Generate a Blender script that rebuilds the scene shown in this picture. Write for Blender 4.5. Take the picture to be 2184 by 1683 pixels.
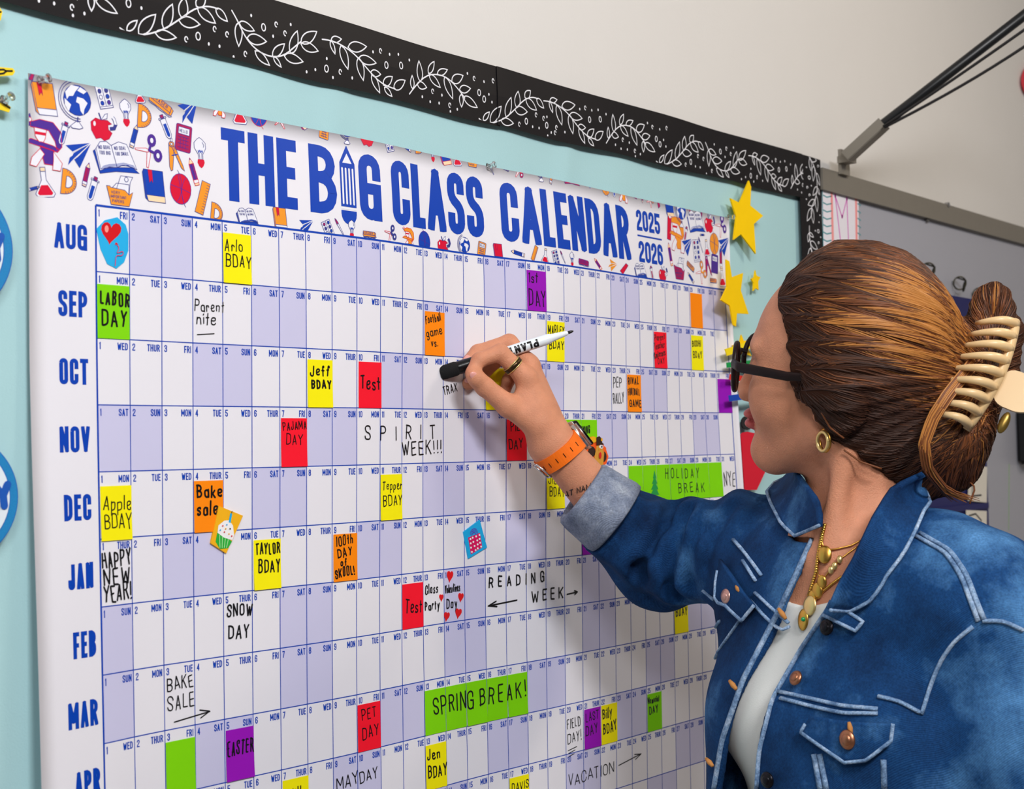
import bpy, bmesh, math, random, datetime
import numpy as np
from mathutils import Vector, Matrix
from mathutils.geometry import tessellate_polygon
from mathutils.bvhtree import BVHTree

for _o in list(bpy.data.objects):
    bpy.data.objects.remove(_o)
SC = bpy.context.scene
COL = SC.collection
rnd = random.Random(7)

# ------------------------------------------------------------------ camera
# world: X along the calendar wall (right), Y into the wall, Z up; wall face at y = 0, room at y < 0
ZO = 1.74                                   # height of the top line of the calendar grid
CR = np.array([[0.64753335, -0.76179238, -0.01931161],
               [0.01810868, 0.04071766, -0.99900658],
               [0.76182192, 0.64654037, 0.0401611]])
CP = np.array([-0.747158957, -1.14727062, ZO - 0.241321526])
FPX, PCX, PCY = 2978.0, 1092.0, 841.5

def ray(px, py):
    return CR.T @ np.array([(px - PCX) / FPX, (py - PCY) / FPX, 1.0])
def P(px, py, z):                           # point seen at (px, py) at depth z
    return CP + ray(px, py) * z
def on_wall(px, py, d=0.003):               # point on the plane d in front of the wall
    r = ray(px, py)
    return CP + r * ((-d - CP[1]) / r[1])
def proj(p):
    q = CR @ (np.asarray(p, float) - CP)
    return PCX + FPX * q[0] / q[2], PCY + FPX * q[1] / q[2], q[2]

cam_d = bpy.data.cameras.new('camera')
cam = bpy.data.objects.new('camera', cam_d)
COL.objects.link(cam)
M3 = Matrix(((CR[0][0], -CR[1][0], -CR[2][0]), (CR[0][1], -CR[1][1], -CR[2][1]), (CR[0][2], -CR[1][2], -CR[2][2])))
cam.matrix_world = Matrix.Translation(Vector(CP)) @ M3.to_4x4()
cam_d.sensor_fit = 'HORIZONTAL'
cam_d.sensor_width = 36.0
cam_d.lens = 36.0 * FPX / 2184.0
cam_d.clip_start = 0.02
cam_d.dof.use_dof = True
cam_d.dof.focus_distance = 1.62
cam_d.dof.aperture_fstop = 9.0
SC.camera = cam

# ------------------------------------------------------------------ world, lamps, exposure
SC.view_settings.view_transform = 'Standard'
SC.view_settings.look = 'None'
SC.view_settings.exposure = 0.0
SC.view_settings.gamma = 1.0
SC.view_settings.use_curve_mapping = False
wd = bpy.data.worlds.new('world'); SC.world = wd; wd.use_nodes = True
wd.node_tree.nodes['Background'].inputs[0].default_value = (0.80, 0.87, 1.0, 1)
wd.node_tree.nodes['Background'].inputs[1].default_value = 0.075

def area(name, loc, target, sx, sy, power, col):
    l = bpy.data.lights.new(name, 'AREA'); l.shape = 'RECTANGLE'; l.size = sx; l.size_y = sy
    l.energy = power; l.color = col
    o = bpy.data.objects.new(name, l); COL.objects.link(o); o.location = loc
    o.rotation_euler = (Vector(target) - Vector(loc)).to_track_quat('-Z', 'Y').to_euler()
    return o
area('ceiling_lamp', (-0.42, -2.1, 2.92), (0.4, -0.2, 1.4), 0.75, 0.35, 55, (1.0, 0.995, 1.0))
area('ceiling_lamp', (-1.75, -1.9, 2.75), (0.7, -0.1, 1.4), 0.75, 0.35, 22, (1.0, 0.985, 0.985))
area('ceiling_lamp', (1.75, -1.6, 2.96), (1.0, -0.5, 0.4), 0.5, 0.35, 20, (1.0, 0.87, 0.70))

# ------------------------------------------------------------------ materials
def lin(c):
    return tuple(((x / 255.0) / 12.92 if x / 255.0 <= 0.04045 else (((x / 255.0) + 0.055) / 1.055) ** 2.4) for x in c)
MATS = {}
def mat(name, rgb, rough=0.6, metal=0.0, spec=0.5, noise=0.0, nscale=60.0, bump=0.0, bscale=200.0, sss=0.0, sssr=(1, .3, .2),
        trans=0.0, ior=1.45, coat=0.0, raw=False):
    if name in MATS: return MATS[name]
    m = bpy.data.materials.new(name); m.use_nodes = True
    nt = m.node_tree; b = nt.nodes['Principled BSDF']
    c = rgb if raw else lin(rgb)
    b.inputs['Base Color'].default_value = (*c, 1)
    b.inputs['Roughness'].default_value = rough
    b.inputs['Metallic'].default_value = metal
    b.inputs['Specular IOR Level'].default_value = spec
    b.inputs['IOR'].default_value = ior
    if trans: b.inputs['Transmission Weight'].default_value = trans
    if coat: b.inputs['Coat Weight'].default_value = coat
    if sss:
        b.inputs['Subsurface Weight'].default_value = sss
        b.inputs['Subsurface Radius'].default_value = sssr
        b.inputs['Subsurface Scale'].default_value = 0.004
    if noise or bump:
        tc = nt.nodes.new('ShaderNodeTexCoord')
    if noise:
        n = nt.nodes.new('ShaderNodeTexNoise'); n.inputs['Scale'].default_value = nscale; n.inputs['Detail'].default_value = 5
        r = nt.nodes.new('ShaderNodeMapRange'); r.inputs[3].default_value = 1 - noise; r.inputs[4].default_value = 1 + noise
        v = nt.nodes.new('ShaderNodeVectorMath'); v.operation = 'SCALE'; v.inputs[0].default_value = c
        nt.links.new(tc.outputs['Object'], n.inputs['Vector']); nt.links.new(n.outputs['Fac'], r.inputs[0])
        nt.links.new(r.outputs[0], v.inputs['Scale']); nt.links.new(v.outputs[0], b.inputs['Base Color'])
    if bump:
        n2 = nt.nodes.new('ShaderNodeTexNoise'); n2.inputs['Scale'].default_value = bscale; n2.inputs['Detail'].default_value = 4
        bp = nt.nodes.new('ShaderNodeBump'); bp.inputs['Strength'].default_value = bump; bp.inputs['Distance'].default_value = 0.002
        nt.links.new(tc.outputs['Object'], n2.inputs['Vector']); nt.links.new(n2.outputs['Fac'], bp.inputs['Height'])
        nt.links.new(bp.outputs[0], b.inputs['Normal'])
    MATS[name] = m
    return m

M_PAPER = mat('glossy_paper', (235, 233, 241), 0.42, spec=0.35)
M_WKND = mat('weekend_tint', (206, 204, 235), 0.42, spec=0.35)
M_BLUE = mat('print_blue', (0, 64, 178), 0.42, spec=0.35)
M_NAVY = mat('print_outline_navy', (52, 58, 140), 0.42, spec=0.35)
M_ORANGE = mat('print_orange', (242, 152, 40), 0.42, spec=0.35)
M_RED = mat('print_red', (216, 0, 52), 0.42, spec=0.35)
M_CRIM = mat('print_crimson', (172, 14, 84), 0.42, spec=0.35)
M_PURP = mat('print_purple', (78, 40, 150), 0.42, spec=0.35)
M_CREAM = mat('print_cream', (248, 220, 180), 0.42, spec=0.35)
M_PWHITE = mat('print_white', (236, 236, 246), 0.42, spec=0.35)
M_INK = mat('marker_black', (18, 16, 18), 0.35)
M_INKRED = mat('sticker_red', (224, 24, 30), 0.4)
NOTE = {'yellow': mat('note_yellow', (250, 238, 0), 0.7, spec=0.25, noise=.03, nscale=30),
        'orange': mat('note_orange', (255, 138, 0), 0.7, spec=0.25, noise=.03, nscale=30),
        'red': mat('note_red', (250, 18, 44), 0.7, spec=0.25, noise=.03, nscale=30),
        'green': mat('note_green', (128, 216, 0), 0.7, spec=0.25, noise=.03, nscale=30),
        'purple': mat('note_purple', (152, 14, 184), 0.7, spec=0.25, noise=.03, nscale=30)}

# ------------------------------------------------------------------ object helpers
def mesh_obj(name, verts, faces, mats, parent=None, mi=None, smooth=False):
    me = bpy.data.meshes.new(name)
    me.from_pydata([tuple(map(float, v)) for v in verts], [], [tuple(int(i) for i in f) for f in faces])
    for m in (mats if isinstance(mats, (list, tuple)) else [mats]): me.materials.append(m)
    if mi is not None: me.polygons.foreach_set('material_index', np.array(mi, dtype=np.int32))
    if smooth: me.polygons.foreach_set('use_smooth', np.ones(len(me.polygons), dtype=bool))
    me.update()
    o = bpy.data.objects.new(name, me); COL.objects.link(o)
    if parent is not None:
        o.parent = parent
        o.matrix_parent_inverse = parent.matrix_world.inverted() if parent.type != 'EMPTY' else Matrix.Translation(-Vector(parent.location))
    return o
def tag(o, label=None, cat=None, group=None, kind=None):
    if label: o['label'] = label
    if cat: o['category'] = cat
    if group: o['group'] = group
    if kind: o['kind'] = kind
    return o
def thing(name, loc, label, cat, group=None):
    o = bpy.data.objects.new(name, None); COL.objects.link(o)
    o.location = Vector([float(x) for x in loc]); o.empty_display_size = 0.05
    return tag(o, label, cat, group)

class MB:
    """collects simple solids, links them as one mesh"""
    def __init__(s): s.v = []; s.f = []; s.m = []; s.cur = 0
    def add(s, vs, fs):
        n = len(s.v); s.v += [tuple(map(float, x)) for x in vs]; s.f += [tuple(i + n for i in f) for f in fs]; s.m += [s.cur] * len(fs)
    def box(s, c, h, M=None):
        vs = [np.array([x, y, z]) * h for x in (-1, 1) for y in (-1, 1) for z in (-1, 1)]
        if M is not None: vs = [M @ v for v in vs]
        s.add([np.array(c) + v for v in vs], [(0, 1, 3, 2), (4, 6, 7, 5), (0, 4, 5, 1), (2, 3, 7, 6), (0, 2, 6, 4), (1, 5, 7, 3)])
    def tube(s, pts, r, n=10, caps=True, flat=None):
        pts = [np.array(p, float) for p in pts]; k = len(pts)
        rr = r if hasattr(r, '__len__') else [r] * k
        vs = []; fs = []; up = None
        for i, p in enumerate(pts):
            t = pts[min(i + 1, k - 1)] - pts[max(i - 1, 0)]; t = t / (np.linalg.norm(t) + 1e-12)
            if up is None:
                a = np.array([0, 0, 1.0]) if abs(t[2]) < .9 else np.array([1.0, 0, 0])
                up = a - t * (a @ t)
            else: up = up - t * (up @ t)
            up = up / (np.linalg.norm(up) + 1e-12); sd = np.cross(t, up)
            for j in range(n):
                a = 2 * math.pi * j / n
                vs.append(p + (math.cos(a) * up + math.sin(a) * sd * (flat or 1.0)) * rr[i])
        for i in range(k - 1):
            for j in range(n):
                fs.append((i * n + j, i * n + (j + 1) % n, (i + 1) * n + (j + 1) % n, (i + 1) * n + j))
        if caps: fs += [tuple(range(n))[::-1], tuple((k - 1) * n + j for j in range(n))]
        s.add(vs, fs)
    def ball(s, c, r, n=12, m=8, M=None):
        r = np.array(r if hasattr(r, '__len__') else [r] * 3, float); vs = []; fs = []
        for i in range(m + 1):
            th = math.pi * i / m
            for j in range(n):
                ph = 2 * math.pi * j / n
                v = np.array([math.sin(th) * math.cos(ph), math.sin(th) * math.sin(ph), math.cos(th)]) * r
                vs.append(np.array(c) + (M @ v if M is not None else v))
        for i in range(m):
            for j in range(n): fs.append((i * n + j, (i + 1) * n + j, (i + 1) * n + (j + 1) % n, i * n + (j + 1) % n))
        s.add(vs, fs)
    def torus(s, c, ax, R, r, n=32, m=10, sx=1.0):
        ax = np.array(ax, float); ax /= np.linalg.norm(ax)
        a = np.cross(ax, [0, 0, 1.0]);
        if np.linalg.norm(a) < .1: a = np.cross(ax, [1.0, 0, 0])
        a /= np.linalg.norm(a); b = np.cross(ax, a)
        s.tube([np.array(c) + (a * math.cos(t) * R + b * math.sin(t) * R * sx) for t in np.linspace(0, 2 * math.pi, n + 1)], r, m, caps=False)
    def prism(s, poly, fmap, d0, d1):
        """poly 2-D outline; fmap((x,y),d)->3-D"""
        k = len(poly)
        vs = [fmap(p, d0) for p in poly] + [fmap(p, d1) for p in poly]
        tri = tessellate_polygon([[Vector((p[0], p[1], 0)) for p in poly]])
        fs = [tuple(k + i for i in t) for t in tri] + [tuple(t[::-1]) for t in tri]
        fs += [(i, (i + 1) % k, k + (i + 1) % k, k + i) for i in range(k)]
        s.add(vs, fs)
    def build(s, name, mats, parent=None, smooth=False):
        o = mesh_obj(name, s.v, s.f, mats, parent, s.m, smooth)
        bm = bmesh.new(); bm.from_mesh(o.data); bmesh.ops.recalc_face_normals(bm, faces=bm.faces); bm.to_mesh(o.data); bm.free()
        return o

# ------------------------------------------------------------------ room shell
M_WALL = mat('wall_paint', (222, 219, 216), 0.9, spec=0.2, noise=0.015, nscale=8, bump=0.08, bscale=260)
M_CEIL = mat('ceiling_paint', (226, 224, 220), 0.95, spec=0.1)
M_FLOOR = mat('floor_vinyl', (150, 142, 132), 0.5, noise=0.08, nscale=14)
def slab(name, lo, hi, m):
    b = MB(); lo = np.array(lo); hi = np.array(hi); b.box((lo + hi) / 2, (hi - lo) / 2)
    return tag(b.build(name, m), kind='structure')
slab('wall_back', (-3.4, 0.022, 0), (4.0, 0.12, 3.0), M_WALL)
slab('floor', (-3.4, -4.6, -0.1), (4.0, 0.12, 0), M_FLOOR)
slab('ceiling', (-3.4, -4.6, 3.0), (4.0, 0.12, 3.1), M_CEIL)
slab('wall_right', (4.0, -4.6, 0), (4.1, 0.12, 3.0), M_WALL)

# ------------------------------------------------------------------ the calendar sheet: a surface with the bulges of the hanging paper
W, H = 0.0361, 0.0635
_r0 = [-.5, 1.0, 2.3, 3.2, 4.4, 5.9, 7.1, 8.4, 10.1, 11.7, 13.0, 12.2, 10.0, 8.2, 7.9, 9.0, 12.1, 17.0, 20.6, 21.4, 21.0, 19.4, 17.5, 15.7, 14.0, 11.9, 9.2, 6.7, 3.9, 1.6, 0.2, -.3]
_r3 = [.1, -.6, .2, 1.2, 2.7, 4.1, 5.6, 6.6, 7.7, 8.6, 8.9, 7.4, 5.4, 4.3, 4.3, 6.9, 10.5, 14.2, 16.4, 16.8, 16.7, 15.9, 15.0, 14.2, 12.8, 10.8, 8.6, 6.6, 4.8, 3.4, 3.0, 6.5]
_r7 = [4.9, .6, -.9, -1.2, -.6, .3, 1.5, 2.1, 2.5, 2.5, 2.1, 1.4, .5, 0., .1, 1.6, 4.3, 7.2, 9.8, 11.9, 13.0, 13.9, 14.2, 13.6, 12.8, 12.2, 10.8, 10.7, 11.0, 12.0, 14.0, 17.0]
_rb = [11., 5., 2., .5, 0., .0, .5, .8, .6, .4, .2, .2, .2, .2, .4, 1.5, 3.5, 5.5, 7., 8., 8.6, 9.2, 9.6, 9.6, 9.4, 9.4, 9.4, 9.6, 10., 11.5, 14., 18.]
def _sm(a):
    a = np.array(a); b = a.copy(); b[1:-1] = (a[:-2] + 2 * a[1:-1] + a[2:]) / 4; return b
_U = np.arange(32.0)
_ROWS = [_sm(_r0) * .55, _sm(_r0), _sm(_r3), _sm(_r7), _sm(_rb)]
_VS = [-1.9, 0.0, 3.0, 7.0, 11.0]
def _cubic(ys, x):      # Catmull-Rom on unit spacing, linear beyond
    n = len(ys); x = min(max(x, -2.0), n + 1.0)
    if x <= 0: return ys[0] + (ys[1] - ys[0]) * x
    if x >= n - 1: return ys[-1] + (ys[-1] - ys[-2]) * (x - n + 1)
    i = int(x); t = x - i
    a = ys[max(i - 1, 0)]; b = ys[i]; c = ys[min(i + 1, n - 1)]; d = ys[min(i + 2, n - 1)]
    return b + .5 * t * (c - a + t * (2 * a - 5 * b + 4 * c - d + t * (3 * (b - c) + d - a)))
def _hermite(xs, ys, x):
    if x <= xs[0]: return ys[0]
    if x >= xs[-1]: return ys[-1] + (ys[-1] - ys[-2]) / (xs[-1] - xs[-2]) * (x - xs[-1])
    for i in range(len(xs) - 1):
        if x <= xs[i + 1]: break
    h = xs[i + 1] - xs[i]; t = (x - xs[i]) / h
    m = [(ys[min(j + 1, len(xs) - 1)] - ys[max(j - 1, 0)]) / (xs[min(j + 1, len(xs) - 1)] - xs[max(j - 1, 0)]) for j in (i, i + 1)]
    return (2 * t**3 - 3 * t * t + 1) * ys[i] + (t**3 - 2 * t * t + t) * h * m[0] + (-2 * t**3 + 3 * t * t) * ys[i + 1] + (t**3 - t * t) * h * m[1]
_dcache = {}
def sheet_d(u, v):
    k = (round(u, 4), round(v, 4))
    if k not in _dcache:
        _dcache[k] = max(0.0016, 0.001 * (2.2 + _hermite(_VS, [_cubic(r, u) for r in _ROWS], v)))
    return _dcache[k]
def sheet_dz(u, v):     # slight stretch of the print seen in the rows
    return (0.0022 * (v / 8 * 2 - 0.9)) * max(0, 1 - u / 9.0) - 0.0026 * max(0, (u - 12) / 12) * max(0, (v - 6) / 4.0) + 0.0022 * max(0, (u - 24) / 7) * max(0.0, 1 - max(v, 0) / 6)
def S(u, v, off=0.0):
    return np.array([u * W, -sheet_d(u, v) - off, ZO - v * H + sheet_dz(u, v)])
def uv_of(px, py):
    u = v = 5.0; d = 0.01
    for _ in range(5):
        p = on_wall(px, py, d); u = p[0] / W; v = (ZO - p[2]) / H; v += sheet_dz(u, v) / H; d = sheet_d(u, v)
    return u, v

class Ink:
    """flat print on the sheet, in (u,v) sheet coordinates"""
    def __init__(s, mats, base=0.00012): s.mats = mats; s.V = []; s.F = []; s.MI = []; s.base = base; s.clip = None; s.maxe = 0.011
    def tri(s, a, b, c, m, off, depth=0):
        if depth < 6:
            es = [((a[0]-b[0])*W)**2+((a[1]-b[1])*H)**2, ((b[0]-c[0])*W)**2+((b[1]-c[1])*H)**2, ((c[0]-a[0])*W)**2+((c[1]-a[1])*H)**2]
            k = es.index(max(es))
            if es[k] > s.maxe**2:
                q = [(a, b, c), (b, c, a), (c, a, b)][k]; mid = ((q[0][0]+q[1][0])/2, (q[0][1]+q[1][1])/2)
                s.tri(q[0], mid, q[2], m, off, depth+1); s.tri(mid, q[1], q[2], m, off, depth+1); return
        n = len(s.V); s.V += [S(a[0], a[1], off), S(b[0], b[1], off), S(c[0], c[1], off)]
        # face the room
        cr = ((b[0]-a[0])*(c[1]-a[1]) - (b[1]-a[1])*(c[0]-a[0]))
        s.F.append((n, n+2, n+1) if cr > 0 else (n, n+1, n+2)); s.MI.append(m)
    def poly(s, pts, m, layer=0):
        if s.clip: pts = clip_poly(pts, *s.clip)
        if len(pts) < 3: return
        s.count = getattr(s, 'count', 0) + 1
        off = s.base + layer * 0.00007 + (s.count % 9) * 0.000007
        if len(pts) == 3: s.tri(*pts, m, off); return
        if len(pts) == 4:
            s.tri(pts[0], pts[1], pts[2], m, off); s.tri(pts[0], pts[2], pts[3], m, off); return
        for t in tessellate_polygon([[Vector((p[0]*W, p[1]*H, 0)) for p in pts]]):
            s.tri(pts[t[0]], pts[t[1]], pts[t[2]], m, off)
    def line(s, pts, w, m, layer=0, closed=False, rnd_cap=True):
        for q in ribbon([(p[0]*W, p[1]*H) for p in pts], w, closed, rnd_cap):
            s.poly([(x/W, y/H) for x, y in q], m, layer)
    def build(s, name, parent):
        return mesh_obj(name, s.V, s.F, s.mats, parent, s.MI) if s.V else None

def clip_poly(pts, u0, v0, u1, v1):
    for ax, lim, sg in ((0, u0, 1), (0, u1, -1), (1, v0, 1), (1, v1, -1)):
        out = []
        for i in range(len(pts)):
            a = pts[i - 1]; b = pts[i]; da = (a[ax] - lim) * sg; db = (b[ax] - lim) * sg
            if (da >= 0) != (db >= 0):
                t = da / (da - db); out.append((a[0] + (b[0]-a[0])*t, a[1] + (b[1]-a[1])*t))
            if db >= 0: out.append(b)
        pts = out
        if len(pts) < 3: return []
    return pts
def ribbon(pts, w, closed=False, cap=False):
    """polyline -> list of convex quads (mitred) plus round caps"""
    q = [np.array(p, float) for p in pts]
    q = [p for i, p in enumerate(q) if i == 0 or np.linalg.norm(p - q[i-1]) > 1e-7]
    n = len(q)
    if n < 2: return []
    if not closed:                      # very sharp corners: two separate strokes with a round joint
        for i in range(1, n-1):
            a = q[i]-q[i-1]; b = q[i+1]-q[i]
            if (a @ b) < -.35*np.linalg.norm(a)*np.linalg.norm(b):
                dsc = [(q[i][0]+w/2*math.cos(t), q[i][1]+w/2*math.sin(t)) for t in np.linspace(0, 2*math.pi, 9)[:-1]]
                e1 = q[i] + a/np.linalg.norm(a)*w*.3; e2 = q[i] - b/np.linalg.norm(b)*w*.3
                if cap: return ribbon(q[:i+1], w, False, True) + ribbon(q[i:], w, False, True)
                return ribbon(q[:i] + [e1], w, False, False) + ribbon([e2] + q[i+1:], w, False, False) + [dsc]
    h = w / 2; L = []; Rr = []
    for i in range(n):
        a = q[i-1] if (i > 0 or closed) else None; b = q[(i+1) % n] if (i < n-1 or closed) else None
        d1 = (q[i]-a) / (np.linalg.norm(q[i]-a)+1e-12) if a is not None else None
        d2 = (b-q[i]) / (np.linalg.norm(b-q[i])+1e-12) if b is not None else None
        if d1 is None: d1 = d2
        if d2 is None: d2 = d1
        n1 = np.array([-d1[1], d1[0]]); n2 = np.array([-d2[1], d2[0]]); mm = n1 + n2; ln = np.linalg.norm(mm)
        mm = mm / ln if ln > 1e-6 else n1
        k = h / max(mm @ n1, 0.55)
        L.append(q[i] + mm*k); Rr.append(q[i] - mm*k)
    out = []
    for i in range(n if closed else n-1):
        j = (i+1) % n; out.append([tuple(L[i]), tuple(L[j]), tuple(Rr[j]), tuple(Rr[i])])
    if cap and not closed:
        for c in (q[0], q[-1]):
            out.append([(c[0]+h*math.cos(t), c[1]+h*math.sin(t)) for t in np.linspace(0, 2*math.pi, 9)[:-1]])
    return out

# ------------------------------------------------------------------ lettering: every glyph is strokes in a 1 x 1 box (r = rounded corners, p = sharp)
G = {
 'A': (1, [('p', [(0,0),(.5,1),(1,0)]), ('p', [(.19,.3),(.81,.3)])]),
 'B': (1, [('p', [(0,0),(0,1)]), ('r', [(0,1),(.94,1),(.94,.54),(0,.54)]), ('r', [(0,.54),(1,.54),(1,0),(0,0)])]),
 'C': (1, [('r', [(1,.66),(1,1),(0,1),(0,0),(1,0),(1,.34)])]),
 'D': (1, [('p', [(0,0),(0,1)]), ('r', [(0,1),(1,1),(1,0),(0,0)])]),
 'E': (.85, [('p', [(1,1),(0,1),(0,0),(1,0)]), ('p', [(0,.52),(.85,.52)])]),
 'F': (.85, [('p', [(1,1),(0,1),(0,0)]), ('p', [(0,.5),(.85,.5)])]),
 'G': (1, [('r', [(1,.68),(1,1),(0,1),(0,0),(1,0),(1,.48)]), ('p', [(1,.47),(.55,.47)]), ('p', [(1,.47),(1,0)])]),
 'H': (1, [('p', [(0,0),(0,1)]), ('p', [(1,0),(1,1)]), ('p', [(0,.5),(1,.5)])]),
 'I': (.3, [('p', [(.5,0),(.5,1)])]),
 'J': (.9, [('r', [(1,1),(1,0),(0,0),(0,.3)])]),
 'K': (1, [('p', [(0,0),(0,1)]), ('p', [(1,1),(.05,.42)]), ('p', [(.33,.58),(1,0)])]),
 'L': (.8, [('p', [(0,1),(0,0),(1,0)])]),
 'M': (1.3, [('p', [(0,0),(0,1),(.5,.25),(1,1),(1,0)])]),
 'N': (1, [('p', [(0,0),(0,1),(1,0),(1,1)])]),
 'O': (1, [('o', [(0,.5),(0,1),(1,1),(1,0),(0,0)])]),
 'P': (1, [('p', [(0,0),(0,1)]), ('r', [(0,1),(1,1),(1,.45),(0,.45)])]),
 'Q': (1, [('o', [(0,.5),(0,1),(1,1),(1,0),(0,0)]), ('p', [(.6,.25),(1,0)])]),
 'R': (1, [('p', [(0,0),(0,1)]), ('r', [(0,1),(.95,1),(.95,.5),(0,.5)]), ('p', [(.5,.5),(1,0)])]),
 'S': (1, [('r', [(1,.74),(1,1),(0,1),(0,.58),(1,.44),(1,0),(0,0),(0,.26)])]),
 'T': (.95, [('p', [(0,1),(1,1)]), ('p', [(.5,1),(.5,0)])]),
 'U': (1, [('r', [(0,1),(0,0),(1,0),(1,1)])]),
 'V': (1, [('p', [(0,1),(.5,0),(1,1)])]),
 'W': (1.35, [('p', [(0,1),(.25,0),(.5,.8),(.75,0),(1,1)])]),
 'X': (1, [('p', [(0,1),(1,0)]), ('p', [(0,0),(1,1)])]),
 'Y': (1, [('p', [(0,1),(.5,.5),(1,1)]), ('p', [(.5,.5),(.5,0)])]),
 'Z': (1, [('p', [(0,1),(1,1),(0,0),(1,0)])]),
 '0': (1, [('o', [(0,.5),(0,1),(1,1),(1,0),(0,0)])]),
 '1': (.5, [('p', [(.15,.84),(.75,1),(.75,0)])]),
 '2': (1, [('r', [(0,.72),(0,1),(1,1),(1,.6),(0,.22),(0,0)]), ('p', [(0,0),(1,0)])]),
 '3': (1, [('r', [(0,.75),(0,1),(1,1),(1,.54),(.35,.54)]), ('r', [(.35,.54),(1,.54),(1,0),(0,0),(0,.25)])]),
 '4': (1, [('p', [(.8,0),(.8,1),(0,.28),(1,.28)])]),
 '5': (1, [('p', [(1,1),(0,1),(0,.55)]), ('r', [(0,.55),(1,.6),(1,0),(0,0),(0,.25)])]),
 '6': (1, [('r', [(1,.75),(1,1),(0,1),(0,0),(1,0),(1,.58),(0,.58)])]),
 '7': (1, [('p', [(0,1),(1,1),(.35,0)])]),
 '8': (1, [('o', [(0,.77),(0,1),(1,1),(1,.54),(0,.54)]), ('o', [(0,.27),(0,.54),(1,.54),(1,0),(0,0)])]),
 '9': (1, [('r', [(0,.25),(0,0),(1,0),(1,1),(0,1),(0,.42),(1,.42)])]),
 'a': (.85, [('r', [(.95,.35),(.95,.58),(0,.58),(0,0),(.95,0),(.95,.3)]), ('p', [(.95,.58),(1,0)])]),
 'b': (.85, [('p', [(0,1),(0,0)]), ('r', [(0,.55),(1,.58),(1,0),(0,0)])]),
 'c': (.8, [('r', [(1,.45),(.9,.6),(0,.6),(0,0),(1,0),(1,.12)])]),
 'd': (.85, [('p', [(1,1),(1,0)]), ('r', [(1,.5),(1,.58),(0,.58),(0,0),(1,0),(1,.1)])]),
 'e': (.85, [('r', [(0,.3),(1,.36),(1,.62),(0,.62),(0,0),(1,0),(1,.12)])]),
 'f': (.7, [('r', [(1,.9),(.9,1),(.45,1),(.4,0)]), ('p', [(0,.55),(.9,.58)])]),
 'g': (.85, [('r', [(.95,.3),(.95,.58),(0,.58),(0,.05),(.95,.05),(.95,.4)]), ('r', [(.95,.58),(.95,-.35),(.1,-.35),(.1,-.2)])]),
 'h': (.8, [('p', [(0,1),(0,0)]), ('r', [(0,.4),(.1,.58),(1,.58),(1,0)])]),
 'i': (.2, [('p', [(.5,.58),(.5,0)]), ('p', [(.5,.8),(.55,.85)])]),
 'k': (.8, [('p', [(0,1),(0,0)]), ('p', [(.9,.6),(.05,.25)]), ('p', [(.3,.35),(1,0)])]),
 'l': (.2, [('p', [(.5,1),(.5,0)])]),
 'm': (1.2, [('p', [(0,.58),(0,0)]), ('r', [(0,.4),(.05,.58),(.5,.58),(.5,0)]), ('r', [(.5,.4),(.55,.58),(1,.58),(1,0)])]),
 'n': (.85, [('p', [(0,.58),(0,0)]), ('r', [(0,.4),(.1,.58),(1,.58),(1,0)])]),
 'o': (.85, [('o', [(0,.3),(0,.58),(1,.58),(1,0),(0,0)])]),
 'p': (.85, [('p', [(0,.58),(0,-.35)]), ('r', [(0,.5),(.1,.58),(1,.58),(1,0),(0,0)])]),
 'r': (.65, [('p', [(0,.58),(0,0)]), ('r', [(0,.38),(.1,.58),(.9,.58),(1,.45)])]),
 's': (.75, [('r', [(1,.5),(.9,.6),(0,.6),(0,.34),(1,.26),(1,0),(0,0),(0,.08)])]),
 't': (.7, [('p', [(.5,.92),(.45,0)]), ('p', [(0,.6),(1,.62)])]),
 'u': (.85, [('r', [(0,.58),(0,0),(1,0),(1,.58)]), ('p', [(1,.58),(1,0)])]),
 'v': (.8, [('p', [(0,.58),(.45,0),(1,.62)])]),
 'w': (1.1, [('p', [(0,.58),(.25,0),(.5,.5),(.75,0),(1,.6)])]),
 'y': (.85, [('p', [(0,.58),(.5,.05)]), ('p', [(1,.6),(.2,-.4)])]),
 '!': (.25, [('p', [(.5,1),(.5,.28)]), ('p', [(.5,.04),(.52,.0)])]),
 '.': (.3, [('p', [(.4,.05),(.55,.0)])]), '-': (.8, [('p', [(0,.5),(1,.5)])]), '_': (1, [('p', [(0,.05),(1,.16)])]),
 '>': (2.2, [('p', [(0,.42),(1,.5)]), ('p', [(.72,.78),(1,.5),(.74,.2)])]), '<': (2.2, [('p', [(1,.62),(0,.5)]), ('p', [(.28,.85),(0,.5),(.3,.25)])]),
}
def fillet(pts, r, closed=False, k=4):
    out = []; n = len(pts)
    for i, p in enumerate(pts):
        if not closed and i in (0, n-1): out.append(p); continue
        a = np.array(pts[i-1], float); b = np.array(pts[(i+1) % n], float); p = np.array(p, float)
        la = np.linalg.norm(a-p); lb = np.linalg.norm(b-p); rr = min(r, la*.5 if (closed or i > 1) else la*.95, lb*.5 if (closed or i < n-2) else lb*.95)
        p1 = p + (a-p)/(la+1e-9)*rr; p2 = p + (b-p)/(lb+1e-9)*rr
        for t in np.linspace(0, 1, k+1):
            # quarter-circle like blend
            out.append(tuple((1-t)**2*p1 + 2*t*(1-t)*(p*0.86+ (p1+p2)*.07) + t*t*p2))
    return out
def glyph_w(ch, h, cw):
    return (0.45*cw) if ch == ' ' else G[ch][0] * cw
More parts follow.
